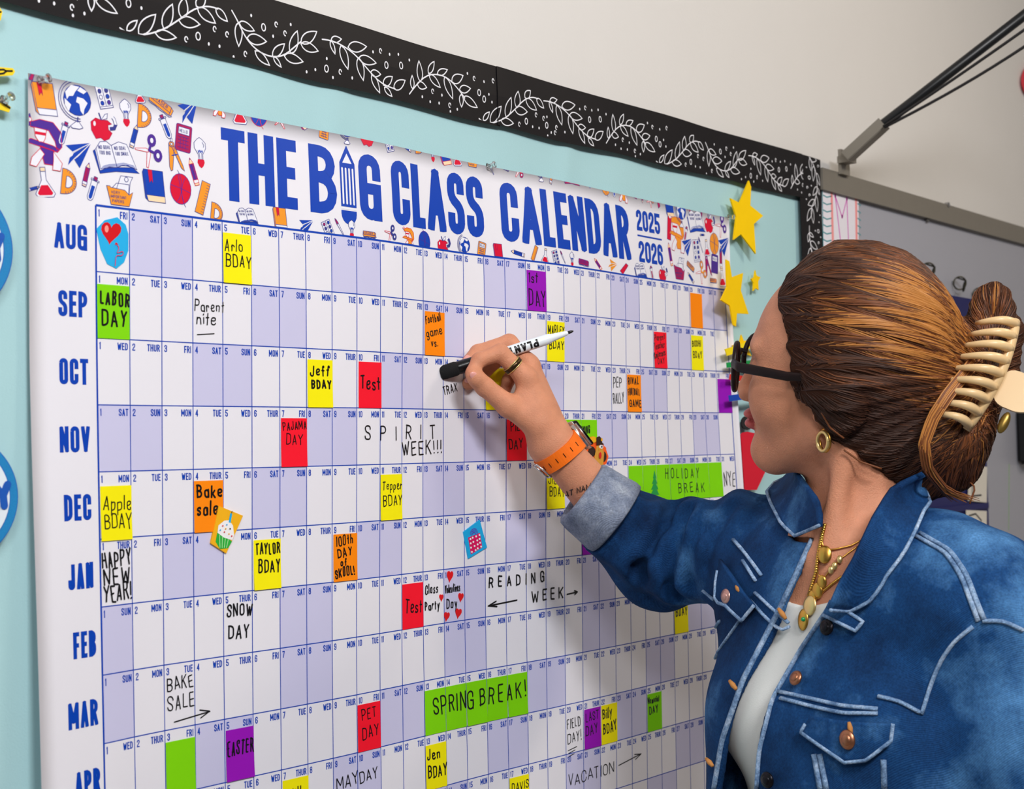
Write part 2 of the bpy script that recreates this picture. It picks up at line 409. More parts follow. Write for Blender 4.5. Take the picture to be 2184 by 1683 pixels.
def letter(ch, x, y, w, h, sw, emit, bold=False, jit=0.0, rot=0.0, rad=None):
    """glyph with its outer box at (x,y) (metres, y up), size w x h, stroke sw; emit(list of (x,y), closed, cap)"""
    if ch == ' ': return
    ix = min(sw/2, w*.49); iy = sw/2
    c, s_ = math.cos(rot), math.sin(rot)
    jx = lambda: rnd.uniform(-jit, jit) * h
    def tr(p, j=True):
        X = ix + p[0]*(w-2*ix) + (jx() if jit and j else 0); Y = iy + p[1]*(h-2*iy) + (jx() if jit and j else 0)
        X -= w/2; Y -= h/2
        return (x + w/2 + X*c - Y*s_, y + h/2 + X*s_ + Y*c)
    for kind, pts in G[ch][1]:
        q = [tr(p) for p in pts]
        R = rad if rad is not None else min(w, h)*.48
        if kind == 'r': q = fillet(q, R)
        elif kind == 'o': q = fillet(q[1:], R, True); q = q + [q[0]]
        elif jit: q = fillet(q, h*.05, k=2)
        if bold:
            # run stroke ends past the box so that clipping leaves flat ends
            for e in (0, -1):
                if kind == 'o': break
                a = np.array(q[e]); b = np.array(q[1] if e == 0 else q[-2]); d = a-b; ln = np.linalg.norm(d)
                if ln > 1e-9: q[e] = tuple(a + d/ln*sw*(.5 if kind == 'p' else .25))
        emit(q, (x-1e-5, y-1e-5, x+w+1e-5, y+h+1e-5) if bold else None)

# places text whose origin is at sheet (u,v) = left end of baseline; sizes in metres
def sheet_text(ink, txt, u, v, h, cw, sw, m, gap=None, bold=False, jit=0.0, slope=0.0, layer=1, off_fn=None, per_letter=None, rad=None):
    x = 0.0; gap = gap if gap is not None else cw*.28
    c, s_ = math.cos(slope), math.sin(slope)
    for ch in txt:
        w = glyph_w(ch, h, cw)
        tgt = per_letter(u + (x+w/2)/W) if per_letter else ink
        def emit(q, cl, tgt=tgt):
            if tgt is None: return
            for qd in ribbon(q, sw, False, not bold):
                if cl:
                    qd = clip_poly(qd, *cl)
                    if len(qd) < 3: continue
                tgt.poly([(u + (a*c - b*s_)/W, v - (a*s_ + b*c)/H) for a, b in qd], m, layer)
        letter(ch, x, (rnd.uniform(-.06, .06)*h if jit else 0), w, h*(rnd.uniform(.94, 1.06) if jit else 1), sw, emit, bold, jit, rnd.uniform(-.06, .06) if jit else 0, rad)
        x += w + gap
    return x
def text_len(txt, cw, gap): return sum(glyph_w(c, 1, cw) for c in txt) + gap*(len(txt)-1)
# ------------------------------------------------------------------ bulletin board
M_TEAL = mat('teal_backing', (172, 211, 216), 0.85, spec=0.2, noise=0.03, nscale=5, bump=0.12, bscale=500)
M_BLACK = mat('border_black', (24, 22, 25), 0.5, spec=0.22, noise=.1, nscale=20)
M_CHALK = mat('chalk_white', (232, 232, 238), 0.8)
board = thing('bulletin_board', (0.2, 0.02, ZO - 0.4), 'teal fabric bulletin board behind the big calendar, edged in black leafy trim', 'bulletin board')
# backing fabric with shallow vertical folds, never in front of y = 0
BX0, BX1, BZ0, BZ1 = -1.30, 1.425, 0.72, ZO + 0.236
nx, nz = 260, 40
bv = []; bf = []
fold = [(0.20, .05, 1.0), (0.315, .02, .8), (0.60, .05, .7), (0.735, .018, 1.0), (0.86, .04, .6), (1.02, .05, .8), (1.16, .03, .6), (1.27, .06, .9)]
for i in range(nx + 1):
    x = BX0 + (BX1 - BX0) * i / nx
    for j in range(nz + 1):
        z = BZ0 + (BZ1 - BZ0) * j / nz
        y = 0.006
        for c_, w_, a_ in fold:
            y -= 0.0028 * a_ * math.exp(-((x - c_ - (z - ZO - .15) * .35 * (a_ - .6)) / w_) ** 2) * min(1.0, max(0.15, (z - ZO + .3) * 2.2))
        y = max(y, 0.0006)
        bv.append((x, y, z))
for i in range(nx):
    for j in range(nz):
        a = i * (nz + 1) + j; bf.append((a, a + nz + 1, a + nz + 2, a + 1))
n0 = len(bv)
bv += [(BX0, .016, BZ0), (BX1, .016, BZ0), (BX1, .016, BZ1), (BX0, .016, BZ1)]; bf.append((n0 + 3, n0 + 2, n0 + 1, n0))
mesh_obj('backing_fabric', bv, bf, M_TEAL, board, smooth=True)
cork = MB(); cork.box(((BX0+BX1)/2, 0.019, (BZ0+BZ1)/2), ((BX1-BX0)/2+.004, 0.0028, (BZ1-BZ0)/2+.004)); cork.build('board_panel', mat('cork_brown', (150, 110, 70), .9), board)

# --- leafy border trim.  strip coordinates: s along, t across (0 = inner edge) in metres
def zb(a, b): return lambda x, y: (a[0] + x/3.971, a[1] + y/3.971)
Z1 = zb((150, 0), 0); Z2 = zb((650, 40), 0)
SPR = {
 'B': (Z1, [(430,232),(500,285),(600,295),(720,275),(820,235),(920,170),(1070,60),(1200,50),(1250,75)],
   [(490,255,575,170,40),(590,285,730,120,60),(800,240,870,35,70),(950,150,975,-25,70),(1070,50,1150,-20,60),(730,275,905,315,60),(925,170,1100,205,70),(1080,65,1230,195,70),(1235,70,1330,180,55)]),
 'C': (Z1, [(1370,88),(1420,180),(1470,290),(1560,410),(1700,485),(1820,470),(1900,400),(1960,350)],
   [(1430,190,1560,260,55),(1425,190,1430,390,60),(1500,320,1665,350,70),(1570,430,1695,550,55),(1730,480,1795,565,30),(1720,475,1820,370,55),(1820,470,1980,520,65),(1875,450,1930,260,60),(1960,360,2095,265,65),(1960,370,2105,430,65)]),
 'D': (Z2, [(155,172),(220,178),(320,220),(440,310),(560,460),(680,570),(770,590)],
   [(230,175,315,170,45),(225,185,260,295,35),(310,225,370,425,70),(370,240,525,235,75),(460,330,605,375,60),(455,330,500,520,65),(560,455,645,470,50),(570,470,640,625,55),(670,560,745,490,60),(680,580,745,655,40),(760,590,855,520,65)]),
 'E': (Z2, [(895,635),(960,545),(1060,460),(1180,480),(1240,520),(1330,625),(1360,670)],
   [(920,590,915,480,40),(985,530,975,355,55),(960,550,1040,580,55),(1055,460,1105,360,45),(1060,470,1155,580,45),(1130,465,1215,430,45),(1190,490,1260,675,55),(1250,530,1345,480,70),(1315,600,1405,590,60),(1330,640,1335,745,45),(1350,660,1465,750,60)]),
}
RING = {'B': (Z1, [(990,330,1),(1088,305,2),(1225,245,1),(1330,290,1),(1178,370,0),(1268,390,0),(1388,480,0),(1488,455,1),(28,130,0),(500,25,2),(610,65,0)]),
 'C': (Z1, [(1535,130,0),(1640,230,2),(1750,205,1),(1825,280,1),(1722,305,0),(1875,205,0),(2012,605,0),(2085,587,0)]),
 'D': (Z2, [(192,420,2),(307,448,1),(193,335,0),(247,495,0),(407,500,0),(580,280,0),(645,272,1),(722,300,0),(798,300,0),(892,348,0),(693,392,2),(820,395,2)]),
 'E': (Z2, [(1092,612,1),(1005,658,0),(1170,645,0),(1073,700,0),(1148,712,0),(1237,730,1),(1300,765,0),(1382,462,0),(1438,505,1),(1520,532,0),(1598,525,1),(1478,625,2),(1560,640,0)])}
BASE_V = -2.70
def st(fn, x, y):           # photo trace -> strip coordinates
    p = on_wall(*fn(x, y), 0.004); return (p[0], p[2] - (ZO - BASE_V * H))
def trim_pattern(kinds, ds):
    """white chalk strokes: list of quads in (s,t)"""
    out = []; dots = []
    for k in kinds:
        fn, stem, leaves = SPR[k]
        q = [st(fn, *p) for p in stem]; q = fillet(q, 0.02, k=3)
        out += ribbon(q, 0.0016, False, True)
        for bx, by, tx, ty, wd_ in leaves:
            a = np.array(st(fn, bx, by)); b = np.array(st(fn, tx, ty)); d = b - a; ln = np.linalg.norm(d); nrm = np.array([-d[1], d[0]]) / ln
            hw = max(wd_ / 3.971 * 1.5 / FPX * .62, 0.19 * ln)
            lf = [tuple(a + d*t + nrm*hw*sg*math.sin(math.pi*t**.8)**.85) for sg, ts in ((1, np.linspace(0, 1, 9)), (-1, np.linspace(1, 0, 9)[1:-1])) for t in ts]
            out += ribbon(lf, 0.0014, True)
        fn, rs = RING[k]
        for x, y, sz in rs:
            c = st(fn, x, y); r = (0.0016, 0.0023, 0.0034)[sz]
            circ = [(c[0] + .8*r*math.cos(t), c[1] + 1.15*r*math.sin(t)) for t in np.linspace(0, 2*math.pi, 13)[:-1]]
            if sz == 0: out.append(circ)
            else: out += ribbon(circ if sz == 2 else circ[:11], 0.0013, sz == 2)
    return [[(x + ds, y) for x, y in q] for q in out]
PER = 14.4 * W
def border_strip(name, length, pat, frame, wob, parent, label):
    """frame(s, t, off) -> 3-D ; strip body + chalk pattern in one mesh"""
    v = []; f = []; mi = []
    n = max(20, int(length / 0.012)); HT = 0.0745
    for i in range(n + 1):
        s = length * i / n
        for t, off in ((-0.001 + .0012*math.sin(s*23+wob), .0), (HT*.5, 0.0010), (HT + .0008*math.sin(s*17+wob), .0)):
            for o2 in (0.0, 0.0006):
                v.append(frame(s, t, off + o2 + .0006 * math.sin(s * 31 + wob)))
    for i in range(n):
        a = i*6; b = a+6
        for q in ((a+1, b+1, b+3, a+3), (a+3, b+3, b+5, a+5), (a+2, b+2, b, a), (a+4, b+4, b+2, a+2), (a, b, b+1, a+1), (a+5, b+5, b+4, a+4)):
            f.append(q); mi.append(0)
    f += [(0, 1, 3, 2), (2, 3, 5, 4)]; mi += [0, 0]; e = n*6; f += [(e+2, e+3, e+1, e), (e+4, e+5, e+3, e+2)]; mi += [0, 0]
    ks = 0
    for q in pat:
        q = clip_poly(q, 0.001, 0.001, length - .001, HT - .0015)
        if len(q) < 3: continue
        b = len(v)
        for s, t in q:
            off = 0.0010 * (1 - abs(t - HT*.5)/(HT*.5)) + .0006 + .0006 * math.sin(s * 31 + wob) + 0.00022
            v.append(frame(s, t, off))
        f.append(tuple(range(b, b + len(q)))); mi.append(1)
    o = mesh_obj(name, v, f, [M_BLACK, M_CHALK], parent, mi)
    bm = bmesh.new(); bm.from_mesh(o.data); bmesh.ops.recalc_face_normals(bm, faces=[x for x in bm.faces if x.material_index == 0]); bm.to_mesh(o.data); bm.free()
    return o
t0x = -1.30; zt = ZO - BASE_V * H
L1 = on_wall(1066, 200)[0] - t0x
p1 = sum([trim_pattern('BCDE', PER * k - t0x) for k in (-2, -1, 0, 1)], [])
def fr_top(x0, tilt=0.0, lift=0.0, zo=0.0): return lambda s, t, off: np.array([x0 + s, -0.0015 - off - lift, zt + t + tilt*s + zo])
border_strip('border_strip', L1, p1, fr_top(t0x, 0.0), 0.3, board, 'black trim with chalk leaves')
x2 = t0x + L1 - .006
p2 = trim_pattern('B', PER - x2) + trim_pattern('DE', 10.75*W - x2) + sum([trim_pattern('BCDE', 10.75*W + PER*k - x2) for k in (1, 2)], [])
border_strip('border_strip', on_wall(1712, 400)[0] - x2, p2, fr_top(x2, 0.009, 0.0012), 1.7, board, 'black trim with chalk leaves')
# the upright strip at the right end, pattern running downwards
ux0 = on_wall(1706, 450)[0]; uz1 = ZO + 0.0635*3.98
def fr_up(s, t, off): return np.array([ux0 + .0755 - t, -0.0030 - off, uz1 - s])
p3 = sum([trim_pattern('CDEB', PER*k - 0.168) for k in (0, 1, 2)], [])
border_strip('border_strip', 1.24, p3, fr_up, 2.9, board, 'black trim with chalk leaves')

# ------------------------------------------------------------------ the wall calendar
cal = thing('wall_calendar', S(15.5, 6, -0.002), 'huge glossy white year calendar headed THE BIG CLASS CALENDAR 2025 2026', 'calendar')
U0, U1, V0, V1 = -1.92, 31.5, -1.80, 12.3
MONTHS = [(2025, 8), (2025, 9), (2025, 10), (2025, 11), (2025, 12), (2026, 1), (2026, 2), (2026, 3), (2026, 4), (2026, 5), (2026, 6), (2026, 7)]
NAMES = ['AUG', 'SEP', 'OCT', 'NOV', 'DEC', 'JAN', 'FEB', 'MAR', 'APR', 'MAY', 'JUN', 'JUL']
DAYS = ['MON', 'TUE', 'WED', 'THUR', 'FRI', 'SAT', 'SUN']
def weekday(i, j):
    try: return datetime.date(MONTHS[j][0], MONTHS[j][1], i + 1).weekday()
    except ValueError: return None
us = sorted(set([U0, U0+.5, -1., -.5] + [k/4 for k in range(0, 125)] + [31.25, U1]))
vs_ = sorted(set([V0, -1.5, -1.0, -.5] + [k/4 for k in range(0, 49)] + [V1]))
sv = [S(u, v) for u in us for v in vs_]; nv = len(vs_); sf = []; sm_ = []
for i in range(len(us)-1):
    for j in range(nv-1):
        a = i*nv + j; sf.append((a, a+1, a+nv+1, a+nv))
        uc = (us[i]+us[i+1])/2; vc = (vs_[j]+vs_[j+1])/2
        sm_.append(1 if (0 < uc < 31 and 0 < vc < 12 and weekday(int(uc), int(vc)) in (5, 6)) else 0)
nb = len(sv); sv += [S(u, v, -0.0003) for u in us for v in vs_]
for i in range(len(us)-1):
    for j in range(nv-1):
        a = nb + i*nv + j; sf.append((a, a+nv, a+nv+1, a+1)); sm_.append(0)
def rim(ids):
    for a, b in zip(ids[:-1], ids[1:]): sf.append((a, b, nb+b, nb+a)); sm_.append(0)
rim([i*nv for i in range(len(us))][::-1]); rim([i*nv+nv-1 for i in range(len(us))]); rim([j for j in range(nv)]); rim([(len(us)-1)*nv+j for j in range(nv)][::-1])
sheet = mesh_obj('sheet', sv, sf, [M_PAPER, M_WKND], cal, sm_, smooth=True)
tag(sheet, 'white paper sheet with a lilac tint on weekend squares')

grid = Ink([M_BLUE]); grid.clip = (U0, V0, U1, V1)
for i in range(32): grid.line([(i, q/4) for q in range(49)], 0.0019 if i in (0, 31) else 0.00095, 0, 0, rnd_cap=False)
for j in range(13): grid.line([(q/4, j) for q in range(125)], 0.0022 if j in (0, 12) else 0.00105, 0, 0, rnd_cap=False)
for j in range(12):
    for i in range(31):
        wdy = weekday(i, j)
        if wdy is None or j > 10: continue
        hh = 0.0071; cw = 0.0033 if True else 0; sw = 0.00115
        sheet_text(grid, str(i+1), i + .075, j + .165, hh, cw, .0011, 0, gap=.0006, bold=True, layer=0)
        d = DAYS[wdy]; ln = text_len(d, cw, .0005)
        sheet_text(grid, d, i + .94 - ln/W, j + .165, hh, cw, sw, 0, gap=.0005, bold=True, layer=0)
tag(grid.build('printed_grid', cal), 'blue grid lines with day numbers and weekdays')

# month names
MW = [(-1.215,-.26), (-1.11,-.27), (-1.10,-.26), (-1.13,-.24), (-1.05,-.24), (-.98,-.22), (-.88,-.18), (-1.08,-.16), (-.92,-.13), (-1.0,-.13), (-1.0,-.13), (-1.0,-.13)]
for j, nm in enumerate(NAMES):
    k = Ink([M_BLUE]); a, b = MW[j]; hh = 0.385*H; gap = .0018
    tot = sum(G[c][0] for c in nm); cw = ((b-a)*W - gap*(len(nm)-1)) / tot
    sheet_text(k, nm, a, j + .705, hh, cw, 0.0040, 0, gap=gap, bold=True, layer=0)
    k.build('month_name', cal)

# title
title = Ink([M_BLUE, M_PWHITE]); TS = 0.0128
def title_word(txt, ua, ub, vb=-.345, vt=-1.535, ws=None, sw=TS):
    hh = (vb-vt)*H; gap = 0.0040*sw/TS
    ws = ws or [G[c][0] for c in txt]; cw = ((ub-ua)*W - gap*(len(txt)-1)) / sum(ws); x = 0
    for c, w_ in zip(txt, ws):
        w = w_*cw
        def emit(q, cl):
            for qd in ribbon(q, sw, False, False):
                if cl: qd = clip_poly(qd, *cl)
                if len(qd) >= 3: title.poly([(ua + a/W, vb - b/H) for a, b in qd], 0, 0)
        letter(c, x, 0, w, hh, sw, emit, True, rad=w*.44); x += w + gap
title_word('THE', 4.02, 6.74, ws=[1, 1.12, .88])
title_word('B', 7.22, 8.28); title_word('G', 9.20, 10.13)
title_word('CLASS', 10.62, 15.08, ws=[1, .75, 1.12, 1, 1])
title_word('CALENDAR', 15.92, 23.55, ws=[1, 1.12, .75, .85, 1.05, 1, 1.1, 1])
title_word('2025', 24.1, 25.85, vb=-1.06, sw=.0056); title_word('2026', 24.12, 25.95, vb=-.35, vt=-.83, sw=.0056)
title.line([(24.1, -.945), (25.93, -.945)], .0024, 0, 0, rnd_cap=False)
# pencil standing in for the letter I
pu0, pu1 = 8.43, 9.05; pm = (pu0+pu1)/2
title.poly([(pu0, -1.30), (pm, -1.62), (pu1, -1.30), (pu1, -.52), (pu0, -.52)], 0, 0)
title.poly([(pm-.19, -1.30), (pm, -1.475), (pm+.19, -1.30)], 1, 1)
title.poly([(pu0, -.455)] + [(pm - (pm-pu0)*math.cos(t), -.40 + .19*math.sin(t)) for t in np.linspace(0, math.pi, 10)] + [(pu1, -.455)], 0, 0)
for q in (-.21, -.07, .07, .21): title.line([(pm+q, -1.20), (pm+q, -.58)], .0024, 1, 1)
title.line([(pu0, -.487), (pu1, -.487)], .0014, 1, 1, rnd_cap=False)
tag(title.build('title_lettering', cal), 'tall blue headline lettering with a pencil as the letter I')

# ------------------------------------------------------------------ printed school-supply drawings along the header
CI = {'w': 0, 'b': 1, 'n': 2, 'o': 3, 'r': 4, 'c': 5, 'p': 6, 'k': 7}
art = Ink([M_PWHITE, M_BLUE, M_NAVY, M_ORANGE, M_RED, M_CRIM, M_PURP, M_CREAM]); art.maxe = .012
def ell(cx, cy, rx, ry, n=18, a0=0, a1=2*math.pi): return [(cx + rx*math.cos(t), cy + ry*math.sin(t)) for t in (np.linspace(a0, a1, n+1)[:-1] if abs(a1-a0) > 6.2 else np.linspace(a0, a1, n))]
def rc(x0, y0, x1, y1): return [(x0, y0), (x1, y0), (x1, y1), (x0, y1)]
def doodle(kind, px, py, hpx, rot=0.0, A='o', B='n', flip=1):
    if not kind: return
    u0, v0 = uv_of(px, py); dep = proj(S(u0, v0))[2]; sc = hpx / FPX * dep; r = math.radians(rot); c, s_ = math.cos(r), math.sin(r)
    art.clip = (U0+.01, V0+.004, U1-.01, -.02) if True else None
    def T(p):
        x, y = p[0]*sc*flip, p[1]*sc
        return (u0 + (x*c - y*s_)/W, v0 - (x*s_ + y*c)/H)
    base = [0]
    def F(pts, col, o=None):
        art.poly([T(p) for p in pts], CI[col], 1 + base[0]); base[0] += 1
        if o: art.line([T(p) for p in pts], .0006, CI[o], 1 + base[0], True, False)
    def Ln(pts, col, w=.0006, closed=False): art.line([T(p) for p in pts], w, CI[col], 2 + base[0], closed, False)
    def tx(s, x, y, h, cw, col, sl=0.0):
        xx = 0
        for ch in s:
            w = glyph_w(ch, h, cw)
            def emit(q, cl):
                for qd in ribbon(q, h*.14, False, False):
                    art.poly([T((x + (a*math.cos(sl) - b*math.sin(sl)), y + a*math.sin(sl) + b*math.cos(sl))) for a, b in qd], CI[col], 3 + base[0])
            letter(ch, xx, 0, w, h, h*.14, emit); xx += w + cw*.25
    k = kind
    if k == 'book':
        F([(-.38,.5),(.32,.5),(.4,-.3),(-.27,-.3)], A, B); F([(-.27,-.3),(.4,-.3),(.42,-.5),(-.2,-.5),(-.29,-.4)], 'k' if A != 'o' else 'w', B)
        F([(-.38,.5),(-.27,-.3),(-.2,-.5),(-.31,-.4),(-.42,.4)], A, B); F([(-.22,.5),(-.08,.5),(-.04,.1),(-.09,.2),(-.16,.1)], 'r', 'c')
    elif k == 'globe':
        F(ell(.05,.12,.33,.33), A if A != 'o' else 'b', 'n'); F([(.05,.2),(.2,.18),(.3,.1),(.22,-.05),(.2,-.18),(.13,-.1),(.1,.05),(.02,.08)], 'w')
        F([(-.24,.26),(-.1,.43),(.1,.42),(0,.3),(-.05,.2),(-.15,.18),(-.2,.1)], 'w'); F([(.12,.42),(.28,.35),(.2,.28),(.05,.33)], 'w'); F([(-.26,.12),(-.1,.0),(-.16,-.16),(-.25,-.02)], 'w')
        Ln(ell(.05,.12,.40,.40,16,1.9,4.9), 'n'); Ln(ell(.05,.12,.45,.45,16,1.9,4.9), 'n'); Ln([(.06,-.24),(.05,-.36)], 'n', .0012)
        F([(.02,-.34),(.08,-.34),(.18,-.46),(.1,-.5),(-.08,-.5),(-.12,-.46)], 'w', 'n')
    elif k == 'tray':
        F(rc(-.3,-.5,.3,.5), 'w', 'n'); Ln([(0,-.5),(0,.5)], 'n'); F(rc(-.3,-.58,.3,-.5), 'w', 'n')
        for q, (x, y) in enumerate([(x, y) for x in (-.15, .15) for y in (-.36, -.12, .12, .36)]): F(ell(x, y, .075, .085, 10), 'bwncpbnb'[q], 'n')
    elif k == 'flask':
        F([(-.1,.42),(.1,.42),(.09,.1),(.38,-.38),(.3,-.5),(-.3,-.5),(-.38,-.38),(-.09,.1)], 'w', 'n'); F([(-.13,-.08),(.13,-.08),(.3,-.36),(.24,-.43),(-.24,-.43),(-.3,-.36)], 'r'); F(rc(-.1,.4,.1,.54), 'k', 'n')
    elif k == 'eraser':
        F([(-.9,.2),(.7,.2),(.9,.1),(.9,-.28),(.75,-.36),(-.85,-.36),(-.95,-.2)], A, B); F([(-.9,.2),(.7,.2),(.75,-.16),(-.86,-.16)], A, B); Ln([(.7,.2),(.75,-.36)], B)
        tx('ERASER', -.72, -.1, .24, .17, B); Ln([(-.9,-.42),(-.7,-.46),(-.3,-.42),(0,-.47),(.4,-.43),(.8,-.46),(.97,-.3)], 'n')
    elif k == 'plane':
        F([(-.55,.25),(.55,.5),(-.25,.05)], A, None); F([(-.2,.0),(.55,.5),(-.45,-.45)], A, None); F([(-.38,-.2),(.55,.5),(-.1,-.1),(-.45,-.5)], A); F([(.0,-.1),(.55,.5),(.05,-.55),(-.18,-.25)], A, None)
        Ln([(.55,.5),(-.27,.02)], 'w', .0007); Ln([(.55,.5),(-.08,-.15)], 'w', .0007)
    elif k == 'bulb':
        F([(-.08,-.22),(-.09,-.05),(-.22,.15),(-.22,.32),(-.1,.44),(0,.5),(.1,.44),(.22,.32),(.22,.15),(.09,-.05),(.08,-.22)], 'w', 'n'); F([(-.12,-.22),(.12,-.22),(.14,-.32),(.08,-.44),(0,-.5),(-.08,-.44),(-.14,-.32)], 'r')
        Ln([(-.09,.08),(-.07,.0),(-.03,.08),(0,.0),(.03,.08),(.07,.0),(.09,.08)], 'b', .0008); Ln([(-.05,0),(-.04,-.2)], 'n'); Ln([(.05,0),(.04,-.2)], 'n'); Ln([(.1,.35),(.15,.25),(.13,.18)], 'n')
    elif k == 'protractor':
        F([(-.3,.46)] + ell(-.22,0,.52,.46,12,1.4,-1.45) + [(-.3,-.48)], A, B); F([(-.12,.2)] + ell(-.1,0,.24,.22,9,1.35,-1.35) + [(-.12,-.2)], 'w', B)
        for t in np.linspace(1.3, -1.3, 13): Ln([(-.22+.5*math.cos(t), .44*math.sin(t)), (-.22+.43*math.cos(t), .37*math.sin(t))], B, .0004)
    elif k == 'apple':
        F([(-.1,.2),(-.3,.24),(-.48,.08),(-.46,-.2),(-.28,-.48),(-.1,-.42),(.04,-.5),(.22,-.42),(.34,-.2),(.2,-.1),(.18,.06),(.32,.12),(.16,.22)], 'r', 'c'); F(ell(-.34,.04,.05,.09,8), 'w')
        F([(-.08,.2),(.06,.42),(.16,.46),(.14,.28)], 'w', 'n'); Ln([(-.08,.2),(-.18,.44)], 'n', .0012); Ln([(.25,-.06),(.42,-.02),(.48,.12),(.42,.3),(.36,.36)], 'n', .0034); Ln([(.25,-.06),(.42,-.02),(.48,.12),(.42,.3),(.36,.36)], 'w', .0023)
    elif k == 'tube':
        F([(-.14,.4),(.14,.4),(.14,-.38),(.07,-.5),(-.07,-.5),(-.14,-.38)], 'w', 'n'); F([(-.08,.14),(.08,.14),(.08,-.36),(.03,-.44),(-.03,-.44),(-.08,-.36)], A, None); F(rc(-.19,.36,.19,.42), 'w', 'n'); F(rc(-.08,.38,.08,.54), 'c', 'n')
    elif k == 'calc':
        F([(-.3,.5),(.3,.5),(.34,.45),(.34,-.45),(.3,-.5),(-.3,-.5),(-.34,-.45),(-.34,.45)], A, B); F(rc(-.24,.14,.24,.4), 'w', B); tx('HELLO', -.2, .2, .13, .065, 'n')
        for y in (-.36, -.22, -.08, .04):
            Ln([(-.24, y), (.24, y)], B, .0005)
        for x in (-.12, 0, .12): Ln([(x, -.42), (x, .06)], B, .0004)
    elif k == 'scope':
        F([(-.1,.5),(.2,.48),(.38,.3),(.4,.0),(.3,-.12),(.24,.1),(.1,.3),(-.3,.32),(-.3,.42)], A, 'r'); F([(-.42,.0),(.3,-.12),(.34,-.06),(.2,.0),(-.3,.08)], A, 'r'); F([(-.1,-.04),(.22,-.1),(.2,-.4),(.0,-.4)], A, 'r')
        F([(-.22,.32),(.05,.3),(.02,.12),(-.02,.04),(-.12,.04),(-.2,.14)], 'w', 'r'); F(rc(-.2,.18,.03,.24), 'r'); F([(-.1,-.1),(-.28,-.3),(-.32,-.46),(-.18,-.48),(-.1,-.36),(0,-.2)], 'w', 'r'); F([(.2,-.12),(.4,-.34),(.36,-.5),(.18,-.5),(.2,-.3)], 'w', 'r'); F(ell(-.34,.46,.06,.05,8), 'w', 'r')
    elif k == 'open':
        F([(-.72,.12),(-.5,-.5),(.02,-.38),(.78,-.34),(.56,-.2),(.05,-.26),(-.48,-.36),(-.62,.2)], A, 'n'); F([(-.66,.16),(-.5,.42),(-.3,.46),(-.14,.36),(.05,-.26),(-.2,-.28),(-.5,-.42)], 'w', 'n'); F([(-.14,.36),(.1,.5),(.36,.46),(.42,.36),(.7,-.24),(.4,-.16),(.2,-.18),(.05,-.26)], 'w', 'n')
        for dy in (.02, .05, .08): Ln([(-.5+dy,-.4+dy*1.4),(-.2,-.28+dy),(.05,-.24+dy),(.25,-.18+dy),(.68-dy,-.22+dy)], A if A != 'o' else 'b', .0004)
        tx('NO GOAL', -.55, .2, .11, .05, 'n', .12); tx('TOO BIG', -.52, .05, .11, .05, 'n', .08); tx('NO GOAL', -.04, .24, .11, .05, 'n', .14); tx('TOO SMALL', .0, .08, .11, .042, 'n', .14)
    elif k == 'pencil':
        F(rc(-.1,-.3,.1,.28), A, B); F([(-.1,.28),(.1,.28),(0,.5)], 'k', B); F([(-.03,.43),(.03,.43),(0,.5)], A); F(rc(-.1,-.42,.1,-.3), 'w', B); F(rc(-.09,-.5,.09,-.42), 'k', B); Ln([(.03,-.3),(.03,.28)], B, .0004)
    elif k == 'scissors':
        F([(-.06,.0),(.02,.06),(.06,-.1),(-.02,-.5),(-.08,-.48)], 'w', 'r'); F([(0,.04),(-.02,-.04),(-.44,-.02),(-.46,.02),(-.1,.07)], 'w', 'r')
        for cx, cy in ((.1, .32), (.3, -.1)):
            F(ell(cx, cy, .14, .18, 14), A, B); F(ell(cx, cy, .065, .09, 10), 'w', B)
        Ln([(0,.0),(.07,.2)], A, .0026); Ln([(0,.02),(.2,-.04)], A, .0026)
    elif k == 'compass':
        F([(-.16,.38),(.0,.4),(.04,.22),(-.02,-.46),(-.08,-.5),(-.14,-.36)], A, B); F([(-.06,.3),(.06,.32),(.36,-.28),(.42,-.44),(.3,-.36)], A, B); F(ell(-.06,.36,.1,.09,10), A, B); F(ell(-.06,.36,.045,.04,8), 'w', B); F(rc(-.1,.44,-.04,.54), 'w', B); Ln([(-.06,.0),(.16,.06)], 'b', .0009)
    elif k == 'folder':
        F([(-.1,.05),(.06,.5),(.5,.5),(.4,.3),(.36,-.1)], 'w', 'n'); F([(-.3,.02),(-.1,.24),(.36,.24),(.34,-.2)], 'w', 'n'); F([(-.46,.12),(-.34,.12),(-.32,.08),(.2,.04),(.36,-.1),(.5,-.0),(.36,-.48),(-.3,-.48)], A, B)
        tx('VERY', -.3, -.12, .1, .07, 'n'); tx('IMPORTANT', -.32, -.26, .1, .055, 'n'); tx('PAPERS', -.26, -.4, .1, .06, 'n'); F(ell(.26,.4,.07,.08,10), 'w', 'n')
    elif k == 'ball':
        F(ell(0,0,.4,.5,22), A, B); Ln(ell(-.3,.1,.34,.6,10,-1.1,1.0), B, .0005); Ln(ell(.34,-.1,.3,.55,10,2.1,4.2), B, .0005); Ln([(-.38,.1),(0,.02),(.39,-.1)], B, .0005); Ln([(-.1,.48),(0,.0),(.12,-.48)], B, .0005)
    elif k == 'ruler':
        F(rc(-.15,-.5,.15,.5), A, B)
        for y in np.linspace(-.42, .42, 11): Ln([(.04, y), (.15, y)], B, .0004)
    elif k == 'brush':
        F([(-.02,-.5),(.02,-.5),(.05,.2),(-.05,.2)], 'w', 'n'); F([(-.06,.2),(.06,.2),(.04,.4),(0,.5),(-.04,.4)], A, 'n')
    elif k == 'bar':
        F([(-.15,-.5),(.2,-.4),(.15,.5),(-.1,.4)], A, B)
